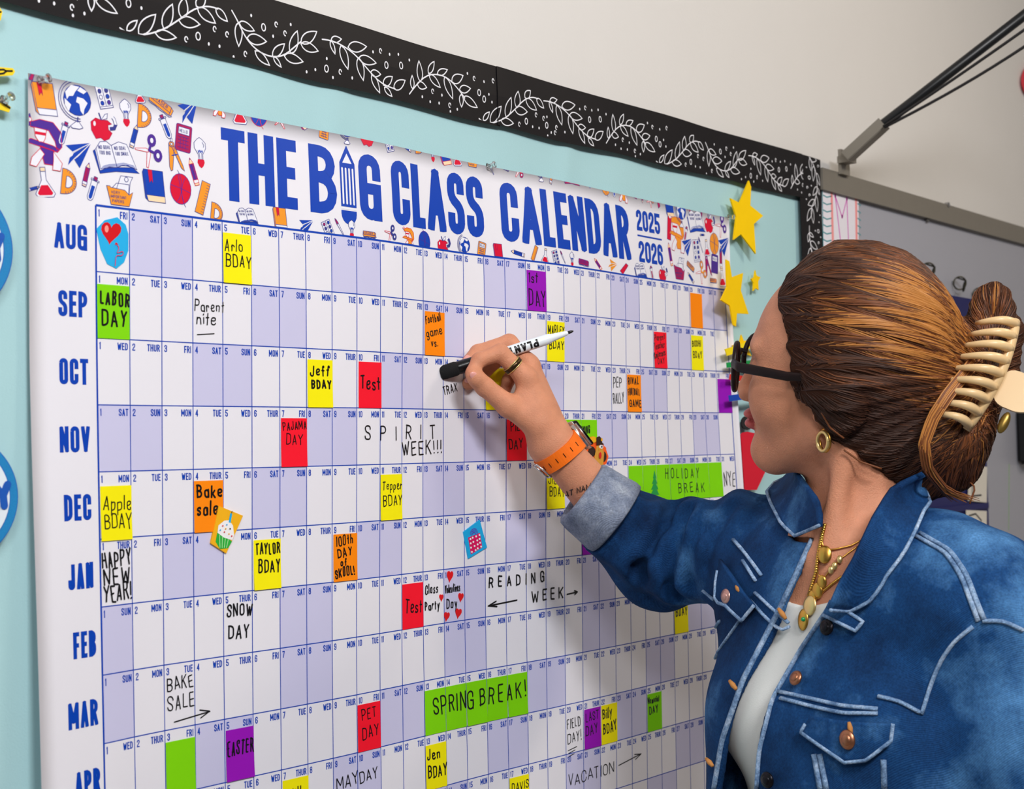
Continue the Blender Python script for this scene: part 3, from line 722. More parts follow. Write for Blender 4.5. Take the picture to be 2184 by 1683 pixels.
for a in [('book',94,211,70,4),('globe',160,225,100),('tray',220,200,54,16),('flask',297,203,34,10),('eraser',345,221,34,-28),('plane',403,237,50,10,'b'),('bulb',268,241,60,5),('protractor',308,249,56,-4),
  ('apple',220,269,62,0),('tube',135,285,50,-16,'b'),('tube',353,271,50,25,'b'),('calc',391,295,58,-6,'c','p'),('scope',94,308,106,0,'p'),('plane',167,328,56,0,'b'),('open',246,338,74,0,'b'),('pencil',286,290,54,-16,'b'),
  ('scissors',317,322,74,0,'p','p'),('compass',369,332,68),('bulb',427,326,66,4),('pencil',412,366,60,18,'p','r'),('pencil',184,372,54,-14,'c','p'),('flask',94,390,62,8),('protractor',147,389,60,-6),('tube',197,403,52,-18,'b'),
  ('folder',254,407,66),('book',328,397,68,0,'b','n'),('ball',385,403,66,0,'r','p'),('ruler',432,422,72,-16),('protractor',462,456,50,-6),('bar',68,160,26,-20,'c'),('pencil',72,402,30,-70,'b'),('bar',62,255,26,10,'p'),
  ('scope',465,228,44,0,'o','n'),('flask',510,240,50,5),('ball',551,240,60,0,'b','r'),('scissors',597,257,40,40,'o'),('book',645,256,40,35,'r','p'),('calc',691,278,38,-8,'o'),('globe',737,280,56),('apple',784,290,46),('tray',828,303,36,18),
  ('pencil',865,314,34,70,'b'),('protractor',894,314,36,-8),('bulb',922,326,40,5),('book',948,332,40,15,'b','r'),('flask',974,336,36,8),('folder',1006,339,36),('brush',1046,357,34,30),('eraser',1074,353,18,-15),('scissors',1106,364,36,-30,'r'),
  ('globe',1151,362,52),('pencil',1176,376,36,-20,'o'),('open',1217,376,42,-5,'c'),('plane',1256,385,32,0,'b'),('ball',1291,398,38,0,'o'),('tube',1309,404,32,0,'b'),('scope',1327,410,44,0,'o'),('bar',1350,417,28,80,'c'),('pencil',1370,420,28,170,'c'),
  ('scissors',1386,428,30,20,'o'),('bar',1403,431,26,20,'c'),('book',1427,441,42,4,'b','n'),('globe',1451,456,58),('plane',1470,441,22,0,'c'),('open',1484,474,50,0,'b'),('pencil',1496,454,28,170,'c'),('apple',1513,476,42),('ruler',1427,487,50,-8,'r'),
  ('scope',1443,500,76,0,'o','n'),('tube',1462,499,32,-20,'c'),('scissors',1537,482,50,0,'p','p'),('pencil',1498,501,20,-85,'b'),('ball',1523,520,46,0,'o'),('plane',1465,526,38,0,'b'),('tray',1485,533,44,8),('brush',1494,522,36,28,'p'),('flask',1507,529,34,8),
  ('plane',1543,525,40,0,'b'),('pencil',1429,542,50,12,'p','r'),('folder',1448,573,48,0,'c','p'),('eraser',1473,567,18,-25),('scissors',1495,581,50,10,'o'),('compass',1508,567,46,0,'c','p'),('calc',1524,563,40,-4,'p','n'),('pencil',1537,548,48,0,'c'),
  ('pencil',1473,592,32,50,'b'),('eraser',1521,597,15,0),('flask',1540,592,38,5),('tube',1512,447,24,0,'b'),('book',1541,450,26,30),
  ('open',527,463,40,0,'b'),('book',597,466,46,0),('plane',652,482,34,-8,'b'),('tray',700,490,40,25),('brush',724,485,44,35,'c'),('bulb',750,489,40),('eraser',788,498,20,0),('scissors',833,498,40,-10,'n'),('scope',871,508,44,0,'o'),('ball',905,516,46,0,'b','p'),
  ('apple',946,522,40),('globe',989,528,50),('calc',1027,533,34,-10,'o'),('book',1062,537,34,0,'r'),('pencil',1104,540,40,80,'b'),('ruler',1140,540,34,-25),('flask',1163,546,30,-8),('tray',1185,549,30,15),('brush',1200,548,30,30,'c'),('bulb',1220,553,32),
  ('eraser',1245,558,20,-4,'c','p'),('pencil',1275,563,34,50,'p','r'),('plane',1306,566,26,-30,'o'),('bar',1331,572,34,-50,'r'),('open',1366,578,34,0,'b'),('tube',1390,582,28,15,'c'),('apple',1414,584,36)]:
    doodle(*a)
tag(art.build('illustrated_border', cal), 'printed drawings of school supplies around the headline')

# ------------------------------------------------------------------ sticky notes
notes = {}
ORD = lambda d: str(d)
MONTHN = ['August', 'September', 'October', 'November', 'December', 'January', 'February', 'March', 'April', 'May', 'June', 'July']
def note(col, row, color, du=0.0, dv=0.0, rot=0.0, dw=0.97, dh=.815, label=None):
    i = col - 1; uc = i + .5 + du; v0 = row + .185 + dv
    seed = rnd.uniform(0, 6); n = 6; pts = []; cr, sr = math.cos(rot), math.sin(rot)
    def q(a, b, o):
        x = (a-.5)*dw*W; y = b*dh*H; X = x*cr - y*sr; Y = x*sr + y*cr
        lift = .0004 + .0011 * b**3 * (0.5 + .5*math.sin(seed)) + .0004 * b**2 * abs(a-.5)
        return S(uc + X/W, v0 + Y/H, lift + o)
    v = [q(a/n, b/n, o) for o in (0, .00025) for a in range(n+1) for b in range(n+1)]
    N = (n+1)**2; f = []
    for a in range(n):
        for b in range(n):
            k = a*(n+1)+b; f += [(N+k, N+k+1, N+k+n+2, N+k+n+1), (k, k+n+1, k+n+2, k+1)]
    per = [a*(n+1) for a in range(n+1)] + [n*(n+1)+b for b in range(1, n+1)] + [a*(n+1)+n for a in range(n-1, -1, -1)] + [b for b in range(n-1, 0, -1)]
    for a, b in zip(per, per[1:]+per[:1]): f.append((a, b, N+b, N+a))
    root = thing('sticky_note', S(uc, v0 + dh/2, .0003), label or '%s sticky note filling the %d %s square of the calendar' % (color, col, MONTHN[row]), 'sticky note', '%s sticky notes on the calendar' % color)
    mesh_obj('paper', v, f, NOTE[color], root, smooth=False)
    ik = Ink([M_INK, M_INKRED, mat('tree_green', (24, 150, 70), .5)], base=.0007)
    # ink follows the lifted face
    def tri(a, b, c, m, off, depth=0, ik=ik):
        nn = len(ik.V)
        for p in (a, b, c):
            bb = min(max((p[1]-v0)/dh, 0), 1); aa = (p[0]-uc)/dw
            lift = .0004 + .0011 * bb**3 * (0.5 + .5*math.sin(seed)) + .0004 * bb**2 * abs(aa) + .00025
            ik.V.append(S(p[0], p[1], lift + .00022))
        cr_ = ((b[0]-a[0])*(c[1]-a[1]) - (b[1]-a[1])*(c[0]-a[0]))
        ik.F.append((nn, nn+2, nn+1) if cr_ > 0 else (nn, nn+1, nn+2)); ik.MI.append(m)
    ik.tri = tri; ik.row = row
    notes[(col, row)] = (root, ik)
    return ik
def write(ik, txt, u, v, h, cw, sw=.0012, slope=0.0, gap=None, jit=.035, m=0, per_letter=None):
    v += getattr(ik, 'row', 0); sw *= 1.22
    gap = gap if gap is not None else cw*.3
    if hasattr(ik, 'row') and per_letter is None:
        room = (math.floor(u) + .99 - u) * W; k_ = room / text_len(txt, cw, gap)
        if k_ < 1: cw *= k_; gap *= k_
    sheet_text(ik, txt, u, v, h, cw, sw, m, gap=gap if gap is not None else cw*.3, jit=jit, slope=slope, layer=2, per_letter=per_letter)
A_, S_, O_, N_, D_, J_, F_, M_, P_, Y_, U_ = range(11)
k = note(5, A_, 'yellow'); write(k, 'Arlo', 4.07, .48, .0130, .0062, .0010); write(k, 'BDAY', 4.1, .74, .0135, .0065, .0011)
k = note(18, A_, 'purple', .02); write(k, '1st', 17.1, .44, .0140, .0070, .0012); write(k, 'DAY', 17.12, .92, .0215, .0085, .0013, .06)
note(29, A_, 'orange', .05)
k = note(1, S_, 'green'); write(k, 'LABOR', .08, .50, .0140, .0062, .0017, -.02); write(k, 'DAY', .13, .82, .0155, .0078, .0017)
k = note(13, S_, 'orange', .06); write(k, 'Football', 12.12, .43, .0105, .0037, .0010, .22); write(k, 'game', 12.15, .68, .0110, .0062, .0011, .2); write(k, 'vs.', 12.38, .84, .0100, .0050, .0011, .1)
k = note(19, S_, 'yellow', .03); write(k, 'MARLEY', 18.08, .44, .0115, .0046, .0011); write(k, 'BDAY', 18.14, .75, .0115, .0062, .0011)
k = note(26, S_, 'red', .03); write(k, 'Parent', 25.08, .40, .0100, .0046, .0010, .12); write(k, 'Teacher', 25.05, .60, .0100, .0040, .0010, .15); write(k, 'Conference', 25.04, .80, .0100, .0029, .0010, .2); write(k, 'DAY', 25.28, .93, .0092, .0055, .0010, .1)
k = note(29, S_, 'yellow', .03); write(k, 'BODHI', 28.1, .45, .0100, .0048, .0013); write(k, 'BDAY', 28.15, .72, .0105, .0055, .0012)
k = note(8, O_, 'yellow', .02); write(k, 'Jeff', 7.12, .47, .0120, .0068, .0015); write(k, 'BDAY', 7.16, .68, .0105, .0058, .0017)
k = note(10, O_, 'red', .05); write(k, 'Test', 9.12, .68, .0160, .0075, .0015)
note(16, O_, 'yellow')
k = note(24, O_, 'orange', .03); write(k, 'RIVAL', 23.08, .40, .0105, .0052, .0015); write(k, 'FOOTBALL', 23.07, .64, .0105, .0031, .0013); write(k, 'GAME', 23.15, .90, .0105, .0060, .0014)
note(31, O_, 'purple', .04)
k = note(7, N_, 'red', .02); write(k, 'PAJAMA', 6.1, .40, .0092, .0044, .0009, .06); write(k, 'DAY', 6.22, .63, .0115, .0062, .0009)
k = note(17, N_, 'red'); write(k, 'PIE', 16.2, .42, .0120, .0060, .0011); write(k, 'DAY', 16.12, .78, .0125, .0068, .0011, .06)
n20 = note(20, N_, 'green', .03); n21 = note(21, N_, 'green', .02)
write(n20, 'THANKSGIVING', 19.08, .48, .0115, .0039, .0014, per_letter=lambda u: n20 if u < 20.02 else n21, gap=.0011)
k = note(1, D_, 'yellow', .02, .03); write(k, 'Apple', .12, .58, .0140, .0064, .0010); write(k, 'BDAY', .14, .86, .0150, .0072, .0010)
k = note(4, D_, 'orange'); write(k, 'Bake', 3.08, .46, .0140, .0072, .0017); write(k, 'sale', 3.1, .74, .0145, .0072, .0017)
k = note(11, D_, 'yellow'); write(k, 'Tepper', 10.1, .46, .0105, .0056, .0009); write(k, 'BDAY', 10.12, .75, .0125, .0068, .0010)
k = note(19, D_, 'yellow', .02); write(k, 'JILL', 18.1, .50, .0125, .0066, .0010); write(k, 'BDAY', 18.18, .76, .0130, .0062, .0010)
hol = {c: note(c, D_, 'green', .02) for c in range(24, 31)}
pl = lambda u: hol[min(max(int(u)+1, 24), 30)]
write(hol[26], 'HOLIDAY', 25.65, .52, .0150, .0088, .0012, per_letter=pl, gap=.0068); write(hol[26], 'BREAK', 26.6, .86, .0150, .0090, .0012, per_letter=pl, gap=.0072)
tr = hol[25]
for q in range(4): tr.poly([(24.85, 4.30+q*.12), (24.85-.13-q*.08, 4.48+q*.125), (24.85+.13+q*.06, 4.48+q*.125)], 2, 3)
tr.line([(24.85, 4.86), (24.86, 4.96)], .0042, 0, 4)
k = note(6, J_, 'yellow', .03); write(k, 'TAYLOR', 5.1, .43, .0125, .0052, .0014); write(k, 'BDAY', 5.2, .73, .0140, .0066, .0014)
k = note(9, J_, 'orange', .03); write(k, '100th', 8.15, .40, .0115, .0048, .0012, .1); write(k, 'DAY', 8.2, .60, .0105, .0062, .0013, .1); write(k, 'of', 8.32, .74, .0090, .0050, .0013); write(k, 'SKOOL!', 8.1, .95, .0110, .0044, .0014, .1)
note(21, J_, 'purple')
k = note(12, F_, 'red'); write(k, 'Test', 11.15, .73, .0160, .0068, .0014)
k = note(27, M_, 'yellow', .03); write(k, 'JO', 26.25, .42, .0120, .0070, .0013); write(k, 'BDAY', 26.12, .62, .0125, .0062, .0015)
note(3, P_, 'green'); k = note(5, P_, 'purple', .02); write(k, 'EASTER', 4.06, .60, .0150, .0052, .0014)
k = note(10, P_, 'red'); write(k, 'PET', 9.18, .47, .0125, .0066, .0010, .04); write(k, 'DAY', 9.2, .80, .0140, .0072, .0011, .04)
spr = {c: note(c, P_, 'green') for c in range(13, 18)}
pls = lambda u: spr[min(max(int(u)+1, 13), 17)]
write(spr[13], 'SPRING', 12.38, .68, .0220, .0105, .0017, .0, per_letter=pls, gap=.0030); write(spr[13], 'BREAK!', 14.62, .68, .0215, .0105, .0017, .0, per_letter=pls, gap=.0058)
k = note(7, Y_, 'yellow', .02); write(k, 'Jill', 6.25, .55, .0140, .0070, .0012)
k = note(13, Y_, 'yellow'); write(k, 'Jen', 12.06, .46, .0135, .0070, .0015); write(k, 'BDAY', 12.1, .80, .0150, .0072, .0015)
k = note(21, Y_, 'purple', .03); write(k, 'LAST', 20.12, .45, .0125, .0060, .0010, .04); write(k, 'DAY', 20.12, .75, .0140, .0072, .0011, .06)
k = note(22, Y_, 'yellow', .05); write(k, 'Billy', 21.12, .47, .0140, .0058, .0014, .04); write(k, 'BDAY', 21.16, .79, .0145, .0064, .0015, .06)
k = note(25, Y_, 'green', .03); write(k, 'Memorial', 24.05, .40, .0095, .0034, .0013, .02); write(k, 'DAY', 24.15, .64, .0120, .0062, .0014, .06)
k = note(17, U_, 'yellow'); write(k, 'DAVIS', 16.12, .46, .0110, .0056, .0010, .02)
for (c_, r_), (root, ik) in notes.items():
    if ik.V: ik.build('handwriting', root)

# ------------------------------------------------------------------ marker writing straight on the sheet
def hand(label, items):
    ik = Ink([M_INK, M_INKRED], base=.0004)
    for it in items: 
        if it[0] == 'L': ik.line(it[1], it[2], 0, 2)
        else: write(ik, *it)
    tag(ik.build('handwriting', cal), label)
hand('black marker words Parent nite, underlined', [('Parent', 3.06, S_+.49, .0115, .0056, .0009), ('nite', 3.12, S_+.70, .0130, .0066, .0010), ('L', [(3.14, S_+.865), (3.7, S_+.835)], .0010)])
hand('half wiped black marker letters under the marker eraser', [('TRAX', 13.02, O_+.75, .0105, .0052, .0010, .25)])
hand('black marker words PEP RALLY', [('PEP', 22.1, O_+.48, .0145, .0060, .0009), ('RALLY', 22.1, O_+.84, .0145, .0046, .0009, .1)])
hand('black marker words SPIRIT WEEK with three exclamation marks', [('SPIRIT', 9.32, N_+.57, .0165, .0095, .0012, .0, .0150), ('WEEK!!!', 10.98, N_+.86, .0165, .0098, .0013, .03, .0038)])
hand('black marker letters NYE', [('NYE', 30.1, D_+.78, .0225, .0086, .0011)])
hand('black marker words HAPPY NEW YEAR', [('HAPPY', .05, J_+.45, .0155, .0054, .0014, .06), ('NEW', .08, J_+.70, .0165, .0082, .0014, .03), ('YEAR!', .1, J_+.96, .0170, .0060, .0014, .05)])
hand('black marker words SNOW DAY', [('SNOW', 4.1, F_+.40, .0135, .0062, .0014), ('DAY', 4.14, F_+.74, .0140, .0074, .0014)])
hand('black marker words Class Party', [('Class', 12.08, F_+.42, .0110, .0048, .0012), ('Party', 12.06, F_+.72, .0110, .0050, .0013)])
hand('black marker words Valentines Day', [('Valentines', 13.04, F_+.45, .0105, .0027, .0012), ('Day', 13.1, F_+.74, .0120, .0058, .0013)])
hand('black marker words READING WEEK between two arrows', [('READING', 15.15, F_+.46, .0140, .0082, .0016, .0, .0082), ('WEEK', 17.25, F_+.85, .0155, .0098, .0016, .02, .0070), ('>', 19.1, F_+.85, .0120, .0105, .0015, .04), ('<', 15.1, F_+.87, .0130, .0235, .0015, -.03)])
hand('black marker words BAKE SALE with an arrow', [('BAKE', 2.1, M_+.42, .0130, .0064, .0010, .05), ('SALE', 2.1, M_+.72, .0145, .0070, .0010, .05), ('>', 2.3, M_+.98, .0150, .0200, .0010, .06)])
hand('black marker words MAY DAY', [('MAY', 8.12, Y_+.55, .0140, .0082, .0010, .04), ('DAY', 9.08, Y_+.55, .0135, .0078, .0010, .05), ('L', [(9.0, Y_+.90), (9.45, Y_+.87), (9.46, Y_+1.0)], .0010)])
hand('black marker words FIELD DAY with three dashes', [('FIELD', 19.06, Y_+.50, .0130, .0056, .0009, .05), ('DAY!', 19.1, Y_+.80, .0140, .0068, .0009, .05), ('L', [(19.1, Y_+.93), (19.6, Y_+.89)], .001), ('L', [(19.12, Y_+.99), (19.5, Y_+.95)], .001), ('L', [(19.15, Y_+1.05), (19.45, Y_+1.02)], .001)])
hand('black marker word VACATION with an arrow', [('VACATION', 19.1, U_+.66, .0150, .0105, .0010, .02), ('>', 22.1, U_+.62, .0150, .0250, .0010, .08)])
# ------------------------------------------------------------------ stickers
def sheet_thing(name, u, v, label, cat, group=None):
    return thing(name, S(u, v, .0003), label, cat, group)
def decal(root, name, polys, mats, off0=.0006, step=.00012, thick=.0003):
    """polys: list of (points uv, material index); the first one is the cut sticker with thickness"""
    ik = Ink(mats, base=off0)
    for k, (pts, m) in enumerate(polys):
        ik.base = off0 + step*k; ik.poly(pts, m, 0)
    pts = polys[0][0]; n = len(ik.V)
    for p in pts: ik.V += [S(p[0], p[1], off0), S(p[0], p[1], .0001)]
    k = len(pts)
    for i in range(k): ik.F.append((n+2*i, n+2*((i+1) % k), n+2*((i+1) % k)+1, n+2*i+1)); ik.MI.append(polys[0][1])
    return ik
def uvs(pts): return [uv_of(*p) for p in pts]
def zpts(x0, y0, s, pts): return uvs([(x0 + x/s, y0 + y/s) for x, y in pts])
M_SKY = mat('sticker_cyan', (30, 174, 232), .4); M_HEART = mat('heart_red', (214, 24, 34), .25, coat=.5); M_PINK = mat('heart_shine', (255, 150, 140), .4)
M_SGOLD = mat('sticker_gold', (246, 180, 22), .45); M_SGREEN = mat('cup_green', (40, 176, 60), .45); M_SMINT = mat('cup_mint', (160, 226, 150), .45); M_SWHITE = mat('icing_white', (245, 243, 245), .45)
M_MAG = mat('gift_magenta', (222, 20, 96), .45); M_VIOLET = mat('ribbon_violet', (90, 80, 190), .45); M_DBROWN = mat('felt_brown', (52, 28, 18), .8); M_FORANGE = mat('felt_orange', (250, 92, 16), .8); M_FTAN = mat('felt_tan', (214, 152, 52), .8)
Zs = 2.8054
def heart(cx, cy, w, h, n=22, rot=0.0):
    out = []
    for t in np.linspace(0, 2*math.pi, n+1)[:-1]:
        x = 16*math.sin(t)**3/17*w/2; y = -(13*math.cos(t)-5*math.cos(2*t)-2*math.cos(3*t)-math.cos(4*t))/15*h/2
        out.append((cx + x*math.cos(rot)-y*math.sin(rot), cy + x*math.sin(rot)+y*math.cos(rot)))
    return out
bs = sheet_thing('sticker', .5, .55, 'blue sticker of a red heart balloon on the 1 August square', 'sticker')
ik = decal(bs, 'x', [(zpts(0, 0, Zs, [(575,1370),(625,1318),(700,1300),(750,1345),(766,1400),(766,1500),(740,1570),(695,1608),(640,1580),(600,1490)]), 0),
   (uvs(heart(661/Zs, 1388/Zs, 46, 50, rot=.12)), 1), (zpts(0, 0, Zs, ell(635,1370,12,22,10)), 2), (zpts(0, 0, Zs, [(690,1450),(682,1466),(705,1462)]), 1)], [M_SKY, M_HEART, M_PINK, M_MAG])
ik.line(zpts(0, 0, Zs, fillet([(694,1466),(712,1480),(690,1520),(735,1500),(728,1535),(690,1525),(684,1590)], 18)), .0007, 3, 8)
ik.build('picture', bs)
cu = sheet_thing('sticker', 4.1, 5.25, 'yellow sticker of a green cupcake beside the Bake sale note', 'sticker')
c5 = lambda pts: zpts(0, 1100, 2.8865, pts)
ik = decal(cu, 'x', [(c5([(1340,-60),(1488,0),(1385,232),(1290,170)]), 0), (c5([(1330,95),(1420,158),(1395,200),(1345,205),(1318,160)]), 1), (c5([(1372,30),(1400,28),(1425,60),(1432,120),(1420,150),(1370,135),(1330,105),(1335,60)]), 2),
   (c5([(1398,40),(1408,-16),(1420,-12),(1410,44)]), 4)], [M_SGOLD, M_SGREEN, M_SWHITE, M_SMINT, M_SKY, M_INKRED, M_INK], off0=.0022)
for x in (1340, 1358, 1376, 1394): ik.line(c5([(x, 115+(x-1330)*.5), (x-4+(x-1366)*-.25, 195)]), .0010, 3, 6)
for x, y, m in ((1360,62,5),(1385,55,4),(1405,80,6),(1370,100,5),(1398,112,0),(1345,88,4),(1415,125,5),(1378,80,0)): ik.poly(c5(ell(x,y,4.5,5,8)), m, 8)
ik.line(c5([(1413,-16),(1418,-28)]), .0007, 6, 8)
ik.build('picture', cu)
gi = sheet_thing('sticker', 14.5, 5.45, 'blue sticker of a spotted pink gift on the 15 January square', 'sticker')
g6 = lambda pts: zpts(680, 1100, 2.8865, pts)
ik = decal(gi, 'x', [(g6([(885,100),(985,25),(1030,195),(915,265)]), 0), (g6([(912,135),(985,105),(1000,195),(930,238)]), 1)], [M_SKY, M_MAG, M_SWHITE, M_VIOLET], off0=.0016)
for x in np.linspace(.12, .9, 4):
    for y in np.linspace(.12, .9, 4):
        a = np.array([912,135])*(1-x)*(1-y) + np.array([985,105])*x*(1-y) + np.array([1000,195])*x*y + np.array([930,238])*(1-x)*y
        ik.poly(g6(ell(a[0] + 3*math.sin(x*9+y*5), a[1], 5.5, 6.5, 9)), 2, 4)
for dx, dy, r in ((-14,-22,9),(0,-30,9),(14,-26,9),(-22,-8,8),(20,-10,8)): ik.line(g6(ell(948+dx*.7, 112+dy*.7, r, r*1.5, 12)), .0007, 3, 5, closed=True)
ik.build('picture', gi)
HEARTS = [(805,370,40,74,.1,'above the word Valentines'),(752,503,26,46,0,'left of the word Day'),(872,500,34,60,.1,'right of the word Day'),(785,618,36,62,.15,'under the word Day, left one'),(857,598,40,66,.15,'under the word Day, right one')]
for x, y, w, h, r, where in HEARTS:
    px, py = 680 + x/2.8865, 1100 + y/2.8865; u, v = uv_of(px, py)
    hs = sheet_thing('heart_sticker', u, v, 'small red heart sticker ' + where, 'sticker', 'red heart stickers on 14 February')
    decal(hs, 'x', [(uvs(heart(px, py, w/2.8865, h/2.8865, rot=r)), 0)], [M_INKRED], off0=.0009).build('picture', hs)
# felt turkey
tk = sheet_thing('turkey_sticker', 20.9, 3.85, 'felt turkey in a black hat beside the watch, on 21 November', 'sticker')
t7 = lambda pts: zpts(1110, 860, 1262/240, pts)
ik = decal(tk, 'x', [(t7([(700,470),(740,400),(790,375),(860,400),(930,500),(965,600),(940,680),(880,720),(760,640),(690,560)]), 0), (t7(ell(775,545,42,62,12)), 1), (t7(ell(905,600,34,60,12)), 1), (t7(ell(900,515,34,34,12)), 0), (t7(ell(785,410,40,36,12)), 4),
   (t7([(820,480),(880,470),(905,560),(895,690),(820,720),(790,640)]), 2), (t7([(815,385),(850,370),(880,400),(880,440),(905,465),(820,470)]), 1), (t7(ell(868,490,24,22,12)), 3), (t7(ell(874,490,9,12,8)), 5), (t7([(846,500),(862,505),(840,530)]), 4), (t7(ell(853,585,14,38,10)), 6), (t7(rc(858,395,876,425)), 4)],
   [M_FORANGE, M_DBROWN, M_FTAN, M_SWHITE, M_SGOLD, M_INK, M_INKRED], off0=.0035, step=.0003)
ik.build('picture', tk)

# ------------------------------------------------------------------ pins, stars and paper cut-outs on the board
M_CLEAR = mat('clear_plastic', (250, 250, 250), .05, trans=1.0, ior=1.48); M_STEEL = mat('pin_steel', (170, 170, 172), .3, metal=1)
def push_pin(p, label, tilt=(0.15, 0.1)):
    r = thing('push_pin', p, label, 'push pin', 'clear push pins')
    p = np.array(p); ax = np.array([tilt[0], -1, tilt[1]]); ax /= np.linalg.norm(ax)
    b = MB(); prof = [(.0005,.0045),(.0012,.0048),(.0025,.0030),(.0055,.0026),(.0085,.0030),(.0095,.0042),(.0110,.0042),(.0114,.0030)]
    b.tube([p + ax*(a-.0004) for a, _ in prof], [q for _, q in prof], 14); b.build('grip', M_CLEAR, r, smooth=True)
    b = MB(); b.tube([p - ax*.004, p + ax*.006], .0005, 6); b.build('needle', M_STEEL, r)
for (px, py), lab, tl in (((85,172), 'clear push pin in the top left corner of the calendar', (.35, .15)), ((1040,356), 'clear push pin in the middle of the calendar top edge', (.2, .2)), ((1552,463), 'clear push pin beside the top right corner of the calendar', (.3, -.1))):
    u, v = uv_of(px, py); push_pin(S(u, v, .0002), lab, tl)
M_STAR = mat('star_yellow', (252, 206, 0), .75, spec=.2, noise=.04, nscale=40)
def cutout(name, pts, d0, label, cat, m, thick=.0022, group=None, tilt=0.0, part=None):
    """flat shape cut from foam or card, pinned d0 in front of the wall; outline traced on that plane"""
    q = [on_wall(px, py, d0) for px, py in pts]; c = sum(q)/len(q)
    b = MB(); b.prism([(p[0]-c[0], p[2]-c[2]) for p in q], lambda s, d: np.array([c[0]+s[0], -d0 + tilt*s[0] - d, c[2]+s[1]]), 0, thick)
    o = b.build(name, m)
    o.data.transform(Matrix.Translation(-Vector(c))); o.location = Vector(c)
    return tag(o, label, cat, group)
z6 = lambda pts: [(1400 + x/5.26, 400 + y/5.26) for x, y in pts]
cutout('paper_star', z6([(1020,-75),(1042,0),(1035,205),(1165,322),(1072,412),(1092,748),(940,525),(866,585),(892,330),(832,120),(925,172)]), .010, 'large yellow star under the black trim at the top right of the board', 'star', M_STAR, .0025, 'yellow stars on the board', -.06)
cutout('paper_star', z6([(762,810),(800,830),(832,1010),(968,960),(940,1155),(1035,1420),(892,1412),(880,1560),(850,1545),(808,1330),(698,1265),(772,1120)]), .026, 'yellow star overlapping the right edge of the calendar', 'star', M_STAR, .0025, 'yellow stars on the board', .05)
cutout('paper_star', z6([(1098,930),(1112,990),(1155,1008),(1130,1055),(1135,1150),(1100,1130),(1075,1160),(1078,1075),(1050,1025),(1085,1010)]), .004, 'tiny yellow star beside the woman\'s forehead', 'star', M_STAR, .0022, 'yellow stars on the board')
cutout('paper_star', [(1579,714),(1584,727),(1600,726),(1592,742),(1600,760),(1582,752),(1570,764),(1572,746),(1560,737),(1575,732)], .006, 'small yellow star just above the glasses', 'star', M_STAR, .0022, 'yellow stars on the board')
def strip(p0, p1, wpx, d0, label, m, fold=0.4):
    (x0, y0), (x1, y1) = p0, p1; n = np.array([-(y1-y0), x1-x0], float); n /= np.linalg.norm(n); n *= wpx/2
    a = np.array(p0, float); b = np.array(p1, float)
    return cutout('paper_strip', [tuple(a+n), tuple(b+n), tuple(b-n), tuple(a-n)], d0, label, 'paper strip', m, .0016, 'coloured paper strips')
strip((1547,752), (1640,722), 15, .020, 'yellow paper strip over the edge of the calendar in front of the glasses', mat('strip_yellow', (250, 222, 0), .7))
strip((1549,779), (1640,770), 11, .018, 'green paper strip peeping out left of the glasses', mat('strip_green', (0, 150, 72), .7))
strip((1555,804), (1640,816), 12, .019, 'red paper strip at the lower rim of the glasses', mat('strip_red', (210, 40, 30), .7))
strip((1554,850), (1640,838), 13, .022, 'blue paper strip in front of the nose', mat('strip_blue', (0, 66, 176), .7))
cutout('paper_cutout', [(1578,928),(1582,923),(1592,921),(1640,930),(1640,985),(1612,1045),(1586,1045)], .006, 'red paper shape behind the chin', 'paper cutout', mat('card_red', (216, 12, 46), .7), .002)
cutout('paper_cutout', ell(1592, 902, 13, 15, 16), .006, 'black paper disc behind the lips', 'paper cutout', mat('card_black', (30, 26, 30), .7), .002)
# left edge of the board
M_BADGE = mat('badge_blue', (20, 128, 190), .6, noise=.2, nscale=700); M_BADGEW = mat('badge_white', (226, 236, 244), .5); M_BADGED = mat('badge_letters', (20, 86, 180), .5)
def badge(cx, cy, r, label):
    d0 = .004; c = on_wall(cx, cy, d0); e = on_wall(cx + r, cy, d0); R_ = np.linalg.norm(e - c)
    root = thing('round_badge', c, label, 'badge', 'blue round badges on the board')
    for nm, r0, d, m in (('rim', 1.0, 0, M_BADGED), ('band', .985, .0004, M_BADGE), ('inner_rim', .855, .0008, M_BADGED), ('face', .84, .0012, M_BADGEW)):
        b = MB(); b.prism(ell(0, 0, R_*r0, R_*r0, 64), lambda s, t: np.array([c[0]+s[0], -d0-d-t, c[2]+s[1]]), 0, .0012); b.build(nm, m, root)
    b = MB()
    for pts in ([(.60,.16),(.72,.02),(.80,.20)], [(.72,.02),(.74,-.14)], [(.52,-.02),(.60,-.16)]):
        for q in ribbon([(x*R_, y*R_) for x, y in pts], .007, False, True): b.prism(q, lambda s, t, k=len(b.f): np.array([c[0]+s[0], -d0-.0024-t-k*4e-6, c[2]+s[1]]), 0, .0004)
    b.build('lettering', M_BADGED, root)
badge(-112, 522, 137, 'round blue rimmed badge at the left edge, beside AUG')
badge(-88, 1064, 125, 'round blue rimmed badge at the left edge, beside DEC')
M_YST = mat('strip_gold', (250, 214, 20), .6)
